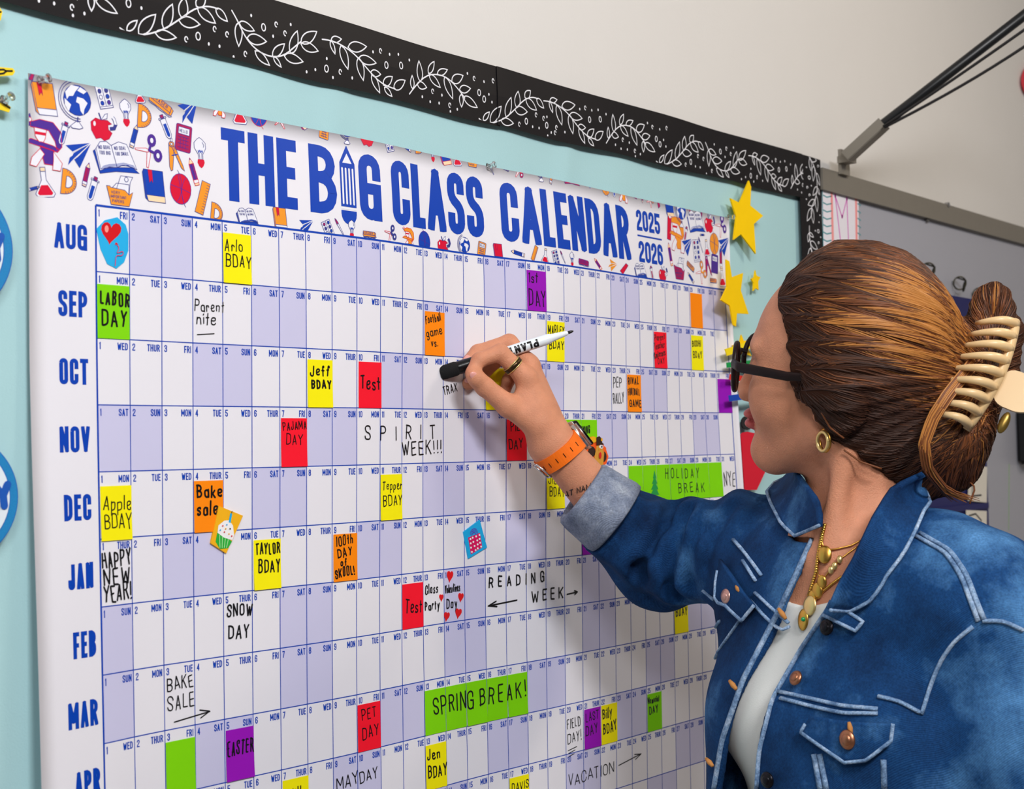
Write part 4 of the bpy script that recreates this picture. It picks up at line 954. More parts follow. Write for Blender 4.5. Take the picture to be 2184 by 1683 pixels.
for pts, lk, lab in (([(-40,12),(-2,16),(4,26),(0,44),(-40,52)], [(-30,30),(0,26)], 'yellow paper piece at the left edge just under the black trim'),
                 ([(-40,140),(26,146),(31,153),(26,161),(-40,166)], [[(-30,150),(6,149),(12,152),(24,152)], [(-30,162),(6,157),(12,152)]], 'yellow paper strip with a black fork line at the left edge, upper one'),
                 ([(-40,196),(0,212),(22,229),(18,240),(-40,222)], [(-30,208),(2,219),(19,231)], 'yellow paper strip with a black line pinned at the left edge, lower one')):
    d0 = .004; q = [on_wall(*p, d0) for p in pts]; c = sum(q)/len(q); root = thing('paper_strip', c, lab, 'paper strip')
    b = MB(); b.prism([(p[0]-c[0], p[2]-c[2]) for p in q], lambda s, t: np.array([c[0]+s[0], -d0-t, c[2]+s[1]]), 0, .0012); b.build('card', M_YST, root)
    b = MB()
    for l in (lk if isinstance(lk[0], list) else [lk]):
        pp = [on_wall(*p, d0) for p in l]
        for r_ in ribbon([(p[0]-c[0], p[2]-c[2]) for p in pp], .0016, False, True): b.prism(r_, lambda s, t: np.array([c[0]+s[0], -d0-.0013-t, c[2]+s[1]]), 0, .0003)
    b.build('black_line', M_INK, root)
push_pin(on_wall(8, 214, .0055), 'clear push pin holding a yellow strip at the left edge', (.2, .25))

# ------------------------------------------------------------------ whiteboard to the right
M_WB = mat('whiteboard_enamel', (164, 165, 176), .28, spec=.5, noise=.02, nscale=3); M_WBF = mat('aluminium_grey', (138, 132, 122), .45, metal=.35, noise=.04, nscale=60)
wb = thing('whiteboard', (2.35, 0, 1.4), 'long grey framed whiteboard right of the bulletin board', 'whiteboard')
WX0, WX1, WZ0, WZT = on_wall(1749, 380)[0] + .001, 3.6, .82, ZO + .237
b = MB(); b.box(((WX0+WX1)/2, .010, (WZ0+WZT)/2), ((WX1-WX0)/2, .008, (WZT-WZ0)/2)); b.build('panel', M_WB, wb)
b = MB(); b.box(((WX0+WX1)/2, .0055, WZT-.017), ((WX1-WX0)/2, .0135, .019)); b.build('top_rail', M_WBF, wb)
b = MB(); b.box(((WX0+WX1)/2, .003, WZ0), ((WX1-WX0)/2, .016, .02)); b.build('bottom_rail', M_WBF, wb)
b = MB(); b.tube([on_wall(2020,437,.006)-np.array([0,.004,0]), on_wall(2020,437,.006)+np.array([0,.004,0])], .005, 12); b.build('screw', M_STEEL, wb)
mg = MB(); p = on_wall(1976, 469, 0); mg.tube([p, p+np.array([0,-.004,0])], .0048, 14); o = mg.build('magnet', mat('magnet_grey', (88, 86, 84), .5)); tag(o, 'small round grey magnet near the top of the whiteboard', 'magnet')
for pts, nm, c_, lab in ([(2154,990),(2153,1130)], 'green marker trace', (140, 190, 110), 'g'), :
    pp = [on_wall(*p, 0) for p in pts]; b = MB()
    for q in ribbon([(p[0], p[2]) for p in pp], .0016, False, True): b.prism(q, lambda s, t: np.array([s[0], .0018-t, s[1]]), 0, .0004)
    tag(b.build('marker_trace', mat('trace_green', c_, .5), wb), nm)
# child's drawing
M_SHEET = mat('drawing_paper', (232, 228, 238), .7)
dr = thing('drawing', on_wall(1795, 470, .003), 'drawing of a pink framed square on paper, taped at the whiteboard corner', 'drawing')
q = [on_wall(x, y, .0025) for x, y in ((1754,372),(1832,396),(1832,700),(1754,700))]
b = MB(); b.prism([(p[0], p[2]) for p in q], lambda s, t: np.array([s[0], -.0015-t, s[1]]), 0, .0004); b.build('paper', M_SHEET, dr)
def dlines(nm, m, lines, w):
    b = MB()
    for l in lines:
        for r_ in ribbon([(on_wall(*p, .002)[0], on_wall(*p, .002)[2]) for p in l], w, False, True): b.prism(r_, lambda s, t: np.array([s[0], -.0020-t, s[1]]), 0, .0002)
    b.build(nm, m, dr)
zc = lambda l: [(1650 + x/2.805, y/2.805) for x, y in l]
tl = [zc([(290,1075),(300,1700)]), zc([(290,1075),(505,1138)])]
for k in range(16): y = 1080 + k*44; tl += [zc([(297,y),(318,y+12),(345,y+6)]), zc([(502,y+50),(520,y+62)])]
dlines('teal_lines', mat('pencil_teal', (70, 150, 160), .7), tl, .0022)
dlines('pink_frame', mat('pencil_pink', (240, 150, 150), .7), [zc([(345,1108),(492,1142),(500,1700)]), zc([(345,1108),(362,1700)])], .0075)
dlines('magenta_lines', mat('pencil_magenta', (205, 40, 180), .7), [zc([(368,1172),(410,1300),(438,1190)]), zc([(368,1172),(400,1440)]), zc([(438,1190),(448,1450)])] + [zc(ell(x, y, 3, 8, 9)) for x, y in ((368,1172),(438,1190),(410,1296))], .0022)
# navy pocket chart on rings
pc = thing('pocket_chart', on_wall(2060, 900, .006), 'navy fabric pocket chart with letter cards hanging on the whiteboard behind the woman', 'pocket chart')
x0 = on_wall(1900, 640, .01)[0]; x1 = on_wall(2106, 900, .01)[0]; zt_ = on_wall(2080, 638, .01)[2]; zb_ = on_wall(2106, 1215, .01)[2] - .12
M_NAVYF = mat('navy_nylon', (26, 28, 92), .55, noise=.08, nscale=40)
b = MB(); b.box(((x0+x1)/2, -.004, (zt_+zb_)/2), ((x1-x0)/2, .002, (zt_-zb_)/2)); b.build('backing', M_NAVYF, pc)
M_CLEARP = mat('pocket_film', (200, 206, 230), .15, trans=.0, spec=.6)
for zpx in (760, 905, 1080, 1215):
    z = on_wall(2090, zpx, .01)[2]; b = MB(); b.box(((x0+x1)/2, -.0075, z), ((x1-x0)/2-.004, .0015, .006)); b.build('pocket_seam', M_NAVYF, pc)
for px, py in ((2047, 604), (2088, 628), (1980, 575)):
    c = on_wall(px, py, .012); b = MB()
    b.torus(c, (.7, .7, .1), .013, .0016); b.torus(c + np.array([.012, -.004, -.006]), (-.5, .8, .2), .010, .0016)
    b.tube([c + np.array([-.012, 0, .01]), c + np.array([.018, -.006, .006])], .0016, 6)
    rg = b.build('binder_ring', mat('dark_metal', (60, 58, 48), .4, metal=.8)); tag(rg, {2047: 'dark wire ring clip at the top of the pocket chart, left of the hair clip', 2088: 'dark wire ring clip at the top of the pocket chart, nearest the hair clip', 1980: 'dark wire ring clip at the top of the pocket chart, hidden behind the head'}[px], 'ring clip', 'ring clips of the pocket chart')
M_CARD = mat('card_white', (226, 220, 208), .6)
for (a, b_, c_, d_), lab, stroke in (((2064,990),(2103,996),(2102,1072),(2062,1068)), 'white card with a black letter L in the navy pocket chart', [(2073,996),(2073,1058),(2092,1056)]), (((2058,1088),(2102,1090),(2102,1160),(2058,1158)), 'white card under the letter L card in the pocket chart', [(2066,1100),(2080,1096),(2092,1110),(2090,1130)]), (((2032,684),(2070,690),(2066,742),(2030,736)), 'white card behind the hair near the top of the pocket chart', [(2050,700),(2056,716),(2062,700)]):
    q = [on_wall(x, y, .0075) for x, y in (a, b_, c_, d_)]; c = sum(q)/4; r = thing('letter_card', c, lab, 'card', 'letter cards in the pocket chart')
    b = MB(); b.prism([(p[0], p[2]) for p in q], lambda s, t: np.array([s[0], -.0095-t, s[1]]), 0, .0006); b.build('card', M_CARD, r)
    b = MB()
    for r_ in ribbon([(on_wall(*p, .0095)[0], on_wall(*p, .0095)[2]) for p in stroke], .0034, False, True): b.prism(r_, lambda s, t: np.array([s[0], -.0102-t, s[1]]), 0, .0003)
    b.build('letter', M_INK, r)
# black magnetic eraser and red disc at the right edge
p = on_wall(2204, 930, .02); b = MB(); b.box((p[0], -.014, p[2]), (.05, .015, .062)); o = b.build('board_eraser', mat('felt_black', (20, 20, 24), .8)); tag(o, 'black board eraser stuck on the whiteboard at the right edge', 'eraser')
bm = bmesh.new(); bm.from_mesh(o.data); bmesh.ops.bevel(bm, geom=bm.edges[:], offset=.008, segments=3, affect='EDGES'); bm.to_mesh(o.data); bm.free()
cutout('paper_disc', ell(2213, 172, 35, 42, 24), -.016, 'red paper disc on the wall at the upper right edge', 'paper disc', mat('disc_red', (226, 60, 76), .6), .002)
# projector arm: bracket on the whiteboard rail, boom reaching out into the room
arm = thing('projector_arm', on_wall(1800, 345, .01), 'black boom on a grey bracket with two cables, above the whiteboard', 'projector arm')
w0 = on_wall(1800, 352, .012); wA = P(1812, 330, proj(w0)[2] - .03); wB = P(1880, 268, proj(w0)[2] - .06); wE = P(2420, -150, proj(w0)[2] - .26)
b = MB(); b.box(w0 + np.array([0, .0, .004]), (.016, .003, .022)); b.box((w0*.5+wA*.5), (.013, .012, .006)); b.build('bracket_foot', M_WBF, arm)
dirA = (wB-wA)/np.linalg.norm(wB-wA); sd = np.cross(dirA, [0,0,1.0]); sd /= np.linalg.norm(sd); up = np.cross(sd, dirA)
MA = np.array([sd, dirA, up]).T
b = MB(); L_ = np.linalg.norm(wB-wA)/2; b.box((wA+wB)/2 - up*.008, (.012, L_+.006, .002), MA)
for sg in (-1, 1): b.box((wA+wB)/2 + sd*sg*.0115, (.0018, L_+.006, .009), MA)
b.build('bracket_channel', M_WBF, arm)
b = MB()
for t in (.25, .62): b.box(wA + (wB-wA)*t - up*.004, (.011, .013, .004), MA)
b.build('bracket_slot', mat('slot_black', (16, 16, 18), .6), arm)
b = MB(); b.tube([wA + (wB-wA)*.35, wB, wE], .0088, 16); b.build('boom', mat('boom_black', (22, 23, 26), .35), arm, smooth=True)
for k, (a, e) in enumerate((((1884,270), (2330,-40)), ((1886,272), (2330,0)))):
    p0 = P(*a, proj(wB)[2]-.02); p1 = P(*e, proj(wE)[2]); b = MB()
    b.tube([p0*(1-t)+p1*t - np.array([0,0,.012*math.sin(math.pi*t)*(k*.6+.2)]) for t in np.linspace(0, 1, 14)], .0026, 8); b.build('cable', mat('cable_black', (30, 28, 30), .5), arm, smooth=True)
# ------------------------------------------------------------------ signed-distance modelling of the figure
def smin(a, b, k):
    if k <= 0: return np.minimum(a, b)
    h = np.maximum(k - np.abs(a-b), 0) / k
    return np.minimum(a, b) - h*h*k*.25
def smax(a, b, k): return -smin(-a, -b, k)
def cone(p, a, b, ra, rb):
    a = np.asarray(a, float); b = np.asarray(b, float); ba = b-a; q = p-a
    h = np.clip(q @ ba / (ba @ ba), 0, 1)
    return np.linalg.norm(q - h[:, None]*ba, axis=1) - (ra + (rb-ra)*h)
def chain(p, pts, rs, k=.004):
    d = None
    for i in range(len(pts)-1):
        c = cone(p, pts[i], pts[i+1], rs[i], rs[i+1]); d = c if d is None else smin(d, c, k)
    return d
def ellip(p, c, r, M=None):
    q = p - np.asarray(c, float)
    if M is not None: q = q @ M          # columns of M = local axes
    r = np.asarray(r, float); k0 = np.linalg.norm(q/r, axis=1); k1 = np.linalg.norm(q/(r*r), axis=1) + 1e-9
    return k0*(k0-1)/k1
def mesh_sdf(f, lo, hi, vox, B=10):
    lo = np.array(lo, float); hi = np.array(hi, float); nb = np.ceil((hi-lo)/(vox*B)).astype(int)
    g = np.stack(np.meshgrid(*[np.arange(n) for n in nb], indexing='ij'), -1).reshape(-1, 3)
    cen = lo + (g + .5)*vox*B; keep = []
    for i in range(0, len(cen), 60000): keep.append(np.abs(f(cen[i:i+60000])) < vox*B*1.25)
    g = g[np.concatenate(keep)]
    NX = nb*B + 2
    key = lambda c: (c[..., 0].astype(np.int64)*NX[1] + c[..., 1])*NX[2] + c[..., 2]
    loc = np.stack(np.meshgrid(*[np.arange(B+1)]*3, indexing='ij'), -1).reshape(-1, 3)
    corners = [(i, j, k) for i in (0, 1) for j in (0, 1) for k in (0, 1)]
    edges = [(a, b) for a in range(8) for b in range(a+1, 8) if sum(x != y for x, y in zip(corners[a], corners[b])) == 1]
    VK = []; VP = []; EK = []
    for s in range(0, len(g), 120):
        gb = g[s:s+120]; pc = gb[:, None, :]*B + loc[None]
        val = f((lo + pc.reshape(-1, 3)*vox)).reshape(len(gb), B+1, B+1, B+1)
        cv = np.stack([val[:, i:i+B, j:j+B, k:k+B] for i, j, k in corners], -1)
        ins = cv < 0; act = ins.any(-1) & ~ins.all(-1)
        bi, ci, cj, ck = np.nonzero(act)
        if len(bi) == 0: continue
        v = cv[bi, ci, cj, ck]; acc = np.zeros((len(bi), 3)); cnt = np.zeros(len(bi))
        for a, b in edges:
            va, vb = v[:, a], v[:, b]; m = (va < 0) != (vb < 0); t = np.where(m, va/np.where(m, va-vb, 1), 0)
            ca = np.array(corners[a]); cb = np.array(corners[b]); acc += np.where(m[:, None], ca + t[:, None]*(cb-ca), 0); cnt += m
        cell = gb[bi]*B + np.stack([ci, cj, ck], -1)
        VK.append(key(cell)); VP.append(lo + (cell + acc/cnt[:, None])*vox)
        for ax in range(3):
            o = [0, 0, 0]; o[ax] = 1; b_ = corners.index(tuple(o)); m = (v[:, 0] < 0) != (v[:, b_] < 0)
            EK.append(np.concatenate([cell[m], np.full((m.sum(), 1), ax), (v[m, 0] < 0)[:, None]], 1))
    VK = np.concatenate(VK); VP = np.concatenate(VP); od = np.argsort(VK); VK = VK[od]; VP = VP[od]
    E = np.concatenate(EK); F = []
    for ax in range(3):
        e = E[E[:, 3] == ax]; c = e[:, :3]; b = np.zeros(3, int); d = np.zeros(3, int); b[(ax+1) % 3] = 1; d[(ax+2) % 3] = 1
        ok = (c - b - d >= 0).all(1); c = c[ok]; fl = e[ok, 4] > 0
        ks = [key(c), key(c-b), key(c-b-d), key(c-d)]; ix = [np.minimum(np.searchsorted(VK, k), len(VK)-1) for k in ks]
        good = np.all([VK[i] == k for i, k in zip(ix, ks)], axis=0); q = np.stack(ix, 1)[good]; fl = fl[good]
        q[~fl] = q[~fl][:, ::-1]; F.append(q)
    return VP, np.concatenate(F)
def sdf_obj(name, f, lo, hi, vox, mats, parent=None, midx=None):
    V, F = mesh_sdf(f, lo, hi, vox)
    me = bpy.data.meshes.new(name); me.vertices.add(len(V)); me.vertices.foreach_set('co', V.astype(np.float32).ravel())
    me.loops.add(F.size); me.loops.foreach_set('vertex_index', F.astype(np.int32).ravel())
    me.polygons.add(len(F)); me.polygons.foreach_set('loop_start', np.arange(0, F.size, 4, dtype=np.int32)); me.polygons.foreach_set('loop_total', np.full(len(F), 4, dtype=np.int32))
    for m in (mats if isinstance(mats, (list, tuple)) else [mats]): me.materials.append(m)
    if midx is not None: me.polygons.foreach_set('material_index', midx(V[F].mean(1)).astype(np.int32))
    me.polygons.foreach_set('use_smooth', np.ones(len(F), dtype=bool)); me.update(); me.validate()
    o = bpy.data.objects.new(name, me); COL.objects.link(o)
    if parent is not None: o.parent = parent; o.matrix_parent_inverse = Matrix.Translation(-Vector(parent.location))
    return o
def march(f, px, py, z0=.9, z1=2.3, n=70, step=.8):
    """depth point where the view ray through (px,py) first meets f = 0 (None if it misses)"""
    d = ray(px, py); L = np.linalg.norm(d); z = z0
    for _ in range(n):
        v = f((CP + d*z)[None])[0]
        if v < 2e-4: return CP + d*z
        z += max(v, 3e-4)*step/L
        if z > z1: return None
    return CP + d*z
def grad(f, p, e=1e-3):
    p = np.atleast_2d(p); g = np.stack([f(p + np.eye(3)[i]*e) - f(p - np.eye(3)[i]*e) for i in range(3)], 1)
    return g / (np.linalg.norm(g, axis=1, keepdims=True) + 1e-9)
def onto(f, p, off=0.0, it=4):
    p = np.atleast_2d(np.array(p, float)).copy()
    for _ in range(it): p -= grad(f, p) * (f(p) - off)[:, None]
    return p

# --- frames.  rx = image right, fw = away from the camera, both level
rx = np.array([CR[0][0], CR[0][1], 0]); rx /= np.linalg.norm(rx)
fw = np.array([CR[2][0], CR[2][1], 0]); fw -= rx*(rx @ fw); fw /= np.linalg.norm(fw)
UP = np.array([0, 0, 1.0])
th = math.radians(27); pt = math.radians(8); ro = math.radians(12)
hf0 = -rx*math.cos(th) + fw*math.sin(th)
hf = hf0*math.cos(pt) + UP*math.sin(pt); hs = np.cross(UP, hf0); hs /= np.linalg.norm(hs); hu = np.cross(hf, hs)
hs = hs*math.cos(ro) - hu*math.sin(ro); hu = np.cross(hf, hs)
HC = P(1783, 782, 1.50); HM = np.stack([hf, hs, hu], 1)
def HL(f_, s_, u_): return HC + hf*f_ + hs*s_ + hu*u_
# torso
SR = P(1594, 1166, 1.64); SL = P(2105, 1325, 1.385)
tl_ = SL - SR; tl_[2] = 0; SHW = np.linalg.norm(tl_); tl_ /= SHW; tc = np.cross(tl_, UP) * -1.0
if tc @ rx > 0: tc = -tc
NB = (SR + SL)/2; NB[2] = (SR[2]+SL[2])/2 + .045
TM = np.stack([tl_, tc, UP], 1)
def TL(l, c, u): return NB + tl_*l + tc*c + UP*u

# --- hand and arm joints (right hand pinching the marker)
WR = P(1176, 946, 1.690)
IDX = [P(1121, 806, 1.676), P(1067, 752, 1.668), P(1022, 768, 1.657), P(1007, 792, 1.6505)]
MID = [P(1128, 778, 1.696), P(1086, 731, 1.706), P(1019, 751, 1.694), P(999, 770, 1.684)]
RNG = [P(1132, 782, 1.714), P(1078, 752, 1.722), P(1034, 790, 1.712), P(1000, 818, 1.690)]
PNK = [P(1138, 805, 1.728), P(1098, 788, 1.736), P(1084, 812, 1.730), P(1078, 832, 1.720)]
THB = [P(1146, 906, 1.674), P(1084, 866, 1.664), P(1033, 824, 1.655), P(1009, 800, 1.6455)]
ELB = P(1408, 1190, 1.745); FA1 = P(1298, 1106, 1.706)
LELB = SL + UP*-.285 + tl_*.075 - tc*.02; LWR = LELB + UP*-.23 + tc*.05 + tl_*-.01
def hand_sdf(p):
    palm = chain(p, [WR, .5*(WR+IDX[0]) , IDX[0]], [0.0225, 0.0157, 0.0123], .01)
    palm = smin(palm, chain(p, [WR, MID[0]], [0.0214, 0.0117]), .014); palm = smin(palm, chain(p, [WR, RNG[0]], [0.0199, 0.0110]), .014); palm = smin(palm, chain(p, [WR, PNK[0]], [0.0178, 0.0099]), .014)
    palm = smin(palm, cone(p, THB[0], THB[1], .0165, .0125), .016)
    web = .55*THB[1] + .45*IDX[0]; palm = smin(palm, cone(p, .6*THB[0]+.4*IDX[0], .35*THB[1]+.65*IDX[0]+.1*(WR-IDX[0]), .011, .006), .014)
    fing = chain(p, IDX, [0.0117, 0.0102, 0.0088, 0.0073], .004)
    fing = np.minimum(fing, chain(p, MID, [0.0117, 0.0104, 0.0090, 0.0077], .004)); fing = np.minimum(fing, chain(p, RNG, [0.0110, 0.0099, 0.0088, 0.0082], .004)); fing = np.minimum(fing, chain(p, PNK, [0.0099, 0.0089, 0.0078, 0.0071], .004))
    th_ = smin(chain(p, THB[1:], [0.0134, 0.0111, 0.0086], .005), ellip(p, .35*THB[2]+.65*THB[3], (.0115, .0105, .0105)), .004)
    d = smin(palm, fing, .007); d = smin(d, th_, .006)
    # knuckle creases of thumb and index
    for j, n_ in ((THB[2], THB[3]-THB[1]), (IDX[1], IDX[2]-IDX[0])):
        n_ = n_/np.linalg.norm(n_); t = (p-j) @ n_; near = np.exp(-((np.linalg.norm(p-j, axis=1)/.013)**2)*.8)
        d = d + .00035*near*np.cos(t*2*math.pi/.0036)
    return d
def left_hand(p):
    ax = LWR - LELB; ax /= np.linalg.norm(ax); sd = tc; k = LWR + ax*.085
    d = smin(cone(p, LWR, k + sd*.022, .02, .013), cone(p, LWR, k - sd*.022, .02, .012), .012)
    for i, (o, l) in enumerate(((.028, .066), (.009, .075), (-.010, .070), (-.027, .054))):
        b = k + sd*o; c = b + ax*l*.5 - tl_*.006; e = b + ax*l*.92 - tl_*.022; d = smin(d, chain(p, [b, c, e], [.0098, .0088, .0072]), .005)
    b = LWR + ax*.03 + sd*.02; return smin(d, chain(p, [b, b + ax*.03 + sd*.025, b + ax*.062 + sd*.03], [.014, .0105, .0082]), .008)
NK0 = HL(-.022, 0, -.07); NK1 = NB + UP*.012 - tc*.012
def torso_core(p, e=0.0):
    q = (p - NB) @ TM
    d = ellip(q, (0, -.005, -.165), (.146+e, .100+e, .185+e))
    d = smin(d, cone(q, (-.10, -.01, -.055), (.10, -.01, -.055), .062+e, .062+e), .08)
    for s in (-1, 1): d = smin(d, ellip(q, (s*.068, .066, -.185), (.064+e, .050+e, .060+e)), .05)
    d = smin(d, ellip(q, (0, -.002, -.36), (.132+e, .098+e, .17+e)), .06)
    return smin(d, ellip(q, (0, -.01, -.53), (.172+e, .118+e, .14+e)), .08)
def head_sdf(p):
    q = (p - HC) @ HM; a = q.copy(); a[:, 1] = np.abs(a[:, 1])
    d = ellip(q, (-.012, 0, .030), (.096, .074, .087))
    d = smin(d, ellip(q, (.040, 0, -.028), (.048, .058, .084)), .03)
    d = smin(d, ellip(q, (.066, 0, -.100), (.022, .024, .019)), .025)
    d = smin(d, cone(a, (.000, .050, -.062), (.056, .018, -.102), .018, .016), .025)
    d = smin(d, ellip(a, (.050, .034, -.034), (.030, .027, .032)), .02)
    d = smin(d, ellip(q, (.076, 0, .018), (.012, .042, .010)), .015)
    d = smax(d, -ellip(a, (.094, .032, -.001), (.016, .018, .012)), .012)
    d = smin(d, ellip(a, (.0715, .031, -.002), (.0125, .0125, .0115)), .002)
    nose = smin(cone(q, (.082, 0, .008), (.101, 0, -.034), .0065, .0080), ellip(a, (.094, .010, -.039), (.010, .0075, .0075)), .006)
    d = smin(d, nose, .008)
    lips = smin(ellip(q, (.089, 0, -.0605), (.0100, .020, .0055)), ellip(q, (.087, 0, -.0715), (.0105, .018, .0065)), .0012)
    d = smin(d, lips, .005)
    ear = smax(ellip(a, (-.012, .073, -.012), (.019, .008, .031)), -ellip(a, (-.006, .083, -.006), (.010, .008, .018)), .004)
    ear = smin(ear, ellip(a, (-.004, .071, -.040), (.007, .005, .008)), .004)
    return smin(d, ear, .004)
def body_sdf(p):
    d = head_sdf(p)
    d = smin(d, cone(p, NK0, NK1, .050, .054), .028)
    for s in (-1, 1): d = smin(d, cone(p, HL(-.03, s*.05, -.06), NB + tc*.07 + tl_*s*.018 - UP*.01, .010, .008), .022)     # neck muscles
    t = torso_core(p)
    d = smin(d, t, .05)
    arm = chain(p, [SR, ELB, .45*ELB+.55*FA1, WR], [.042, .036, .034, .0248], .02)
    d = smin(d, arm, .04)
    d = smin(d, hand_sdf(p), .014)
    d = smin(d, left_arm(p), .03)
    # what the jacket covers stays under it
    q = (p - NB) @ TM; jo = jacket_outer(p) + .0085
    axis = np.linalg.norm(p - NK1 - (NK0-NK1)*np.clip((p-NK1) @ (NK0-NK1)/((NK0-NK1) @ (NK0-NK1)), 0, 1)[:, None], axis=1)
    free = (q[:, 2] > .05) | (axis < .070) | ((p - A0) @ (A1-A0) < 0) & (np.linalg.norm(p-WR, axis=1) < .30) | ((np.linalg.norm(p-LWR, axis=1) < .25) & ((p-LWR) @ (LELB-LWR) < .004)) | (np.linalg.norm(p-HC, axis=1) < .16)
    free |= (opening(q) < .001) | ((axis < .100) & (q[:, 1] > .0) & (q[:, 2] > -.03) & (q[:, 0] > np.interp(q[:, 2], eu_r, el_r) + .004))
    free |= (axis < .092) & (q[:, 1] > .0) & (q[:, 2] > .006)
    return np.where(free, d, np.maximum(d, jo))
def left_arm(p):
    larm = chain(p, [SL, LELB, LWR], [.046, .037, .024], .02)
    return smin(larm, left_hand(p), .012)
M_SKIN = mat('skin', (208, 142, 110), .52, spec=.3, noise=.14, nscale=70, bump=.4, bscale=620, sss=.12)
M_LIP = mat('lip_rose', (190, 92, 88), .4, spec=.4, sss=.1)
woman = thing('person', (NB[0], NB[1], 0.0), 'woman in a denim jacket with clipped up auburn hair, rubbing at the calendar', 'person')
def skin_idx(c):
    q = (c - HC) @ HM
    return (((q[:, 0] > .082) & (np.abs(q[:, 1]) < .024) & (q[:, 2] < -.055) & (q[:, 2] > -.0785) & (q[:, 0] < .13))).astype(int)
M_NAIL = mat('nail_pink', (226, 160, 150), .25, spec=.5)
for ch_, sd_ in ((THB, 1), (IDX, 1), (MID, 1), (RNG, 1)):
    tip = ch_[3]; ax = ch_[3]-ch_[2]; ax /= np.linalg.norm(ax)
    out = (CP - tip); out /= np.linalg.norm(out)
    if ch_ is not THB: out = UP*.75 + out*.6 + rx*.1
    out = out - ax*(out @ ax); out /= np.linalg.norm(out); s3 = np.cross(ax, out); r_ = {id(THB): .0082, id(IDX): .0070, id(MID): .0074, id(RNG): .0078}[id(ch_)]
    b = MB(); b.ball(tip + out*(r_-.0012) + ax*.001, (.0068, .0046, .0017), 14, 8, np.stack([ax, s3, out], 1)); b.build('nail', M_NAIL, woman, smooth=True)
# ------------------------------------------------------------------ white shirt
M_TEE = mat('white_jersey', (226, 226, 222), .85, spec=.15, bump=.1, bscale=700)
def shirt_sdf(p):
    d = torso_core(p, .004)
    q = (p - NB) @ TM
    neck = np.linalg.norm((q - np.array([0, .045, .02])) * np.array([1.0, .75, 1.0]), axis=1) - .090
    d = smax(d, -neck, .004)
    d = smax(d, q[:, 2] - .0, .004)
    d = np.maximum(d, -torso_core(p, -.012))
    return np.maximum(d, -.60 - q[:, 2])
SHIRT = sdf_obj('shirt', shirt_sdf, NB - np.array([.30, .30, .66]), NB + np.array([.30, .30, .06]), .0032, M_TEE, woman)

# ------------------------------------------------------------------ denim jacket
def denim(name, dark, mid, light, fade=6.0, lo=.30, hi=.72):
    m = bpy.data.materials.new(name); m.use_nodes = True; nt = m.node_tree; b = nt.nodes['Principled BSDF']; L = nt.links.new
    tc = nt.nodes.new('ShaderNodeTexCoord')
    n = nt.nodes.new('ShaderNodeTexNoise'); n.inputs['Scale'].default_value = fade; n.inputs['Detail'].default_value = 6; n.inputs['Roughness'].default_value = .62
    r = nt.nodes.new('ShaderNodeValToRGB'); e = r.color_ramp.elements
    e[0].position = lo; e[0].color = (*lin(dark), 1); e[1].position = hi; e[1].color = (*lin(light), 1); k = e.new((lo+hi)/2); k.color = (*lin(mid), 1)
    w = nt.nodes.new('ShaderNodeTexWave'); w.wave_type = 'BANDS'; w.bands_direction = 'DIAGONAL'; w.inputs['Scale'].default_value = 300; w.inputs['Distortion'].default_value = 1.2; w.inputs['Detail'].default_value = 2
    n2 = nt.nodes.new('ShaderNodeTexNoise'); n2.inputs['Scale'].default_value = 480; n2.inputs['Detail'].default_value = 3
    mx = nt.nodes.new('ShaderNodeMapRange'); mx.inputs[1].default_value = .25; mx.inputs[2].default_value = .75; mx.inputs[3].default_value = .72; mx.inputs[4].default_value = 1.3
    v = nt.nodes.new('ShaderNodeVectorMath'); v.operation = 'SCALE'
    bp = nt.nodes.new('ShaderNodeBump'); bp.inputs['Strength'].default_value = .25; bp.inputs['Distance'].default_value = .0012
    for a in (n, w, n2): L(tc.outputs['Object'], a.inputs['Vector'])
    L(n.outputs['Fac'], r.inputs['Fac']); L(n2.outputs['Fac'], mx.inputs[0]); L(r.outputs['Color'], v.inputs[0]); L(mx.outputs[0], v.inputs['Scale']); L(v.outputs[0], b.inputs['Base Color'])
    L(w.outputs['Fac'], bp.inputs['Height']); L(bp.outputs[0], b.inputs['Normal'])
    b.inputs['Roughness'].default_value = .85; b.inputs['Specular IOR Level'].default_value = .15
    return m
M_DEN = denim('denim_blue', (8, 32, 66), (21, 63, 112), (84, 136, 188), 7.0, .32, .70); M_DENC = denim('denim_inside', (96, 106, 128), (124, 134, 154), (156, 164, 178), fade=40)
M_SEAM = denim('denim_worn_edge', (70, 100, 140), (128, 156, 190), (186, 202, 222), fade=60); M_COPPER = mat('copper_button', (168, 112, 84), .35, metal=.9); M_THREAD = mat('tan_thread', (190, 128, 66), .8)
A0 = P(1294, 1104, 1.710); A1 = P(1410, 1188, 1.742)
_slv = lambda p: chain(p, [SR + UP*.006, A1, A0], [.057, .0590, .0485], .03)
CREASE = []
for l, amp in (([(1440,1080),(1420,1120),(1388,1180),(1364,1226)], .0085), ([(1470,1095),(1446,1150),(1426,1210),(1440,1262)], .0090), ([(1350,1200),(1400,1236),(1446,1268)], .006), ([(1558,1090),(1524,1150),(1520,1205)], .006), ([(1500,1130),(1474,1190),(1480,1240)], .0055), ([(1345,1085),(1330,1130),(1300,1170)], .005)):
    q = [march(_slv, x, y, 1.2) for x, y in l]; CREASE.append(([a for a in q if a is not None], amp))
def creases(p):
    out = np.zeros(len(p))
    for q, amp in CREASE:
        if len(q) < 2: continue
        d = np.min([cone(p, a, b, 0, 0) for a, b in zip(q[:-1], q[1:])], axis=0)
        out += amp*np.exp(-(d/.009)**2) - amp*.55*np.exp(-((d-.020)/.010)**2)
    return out
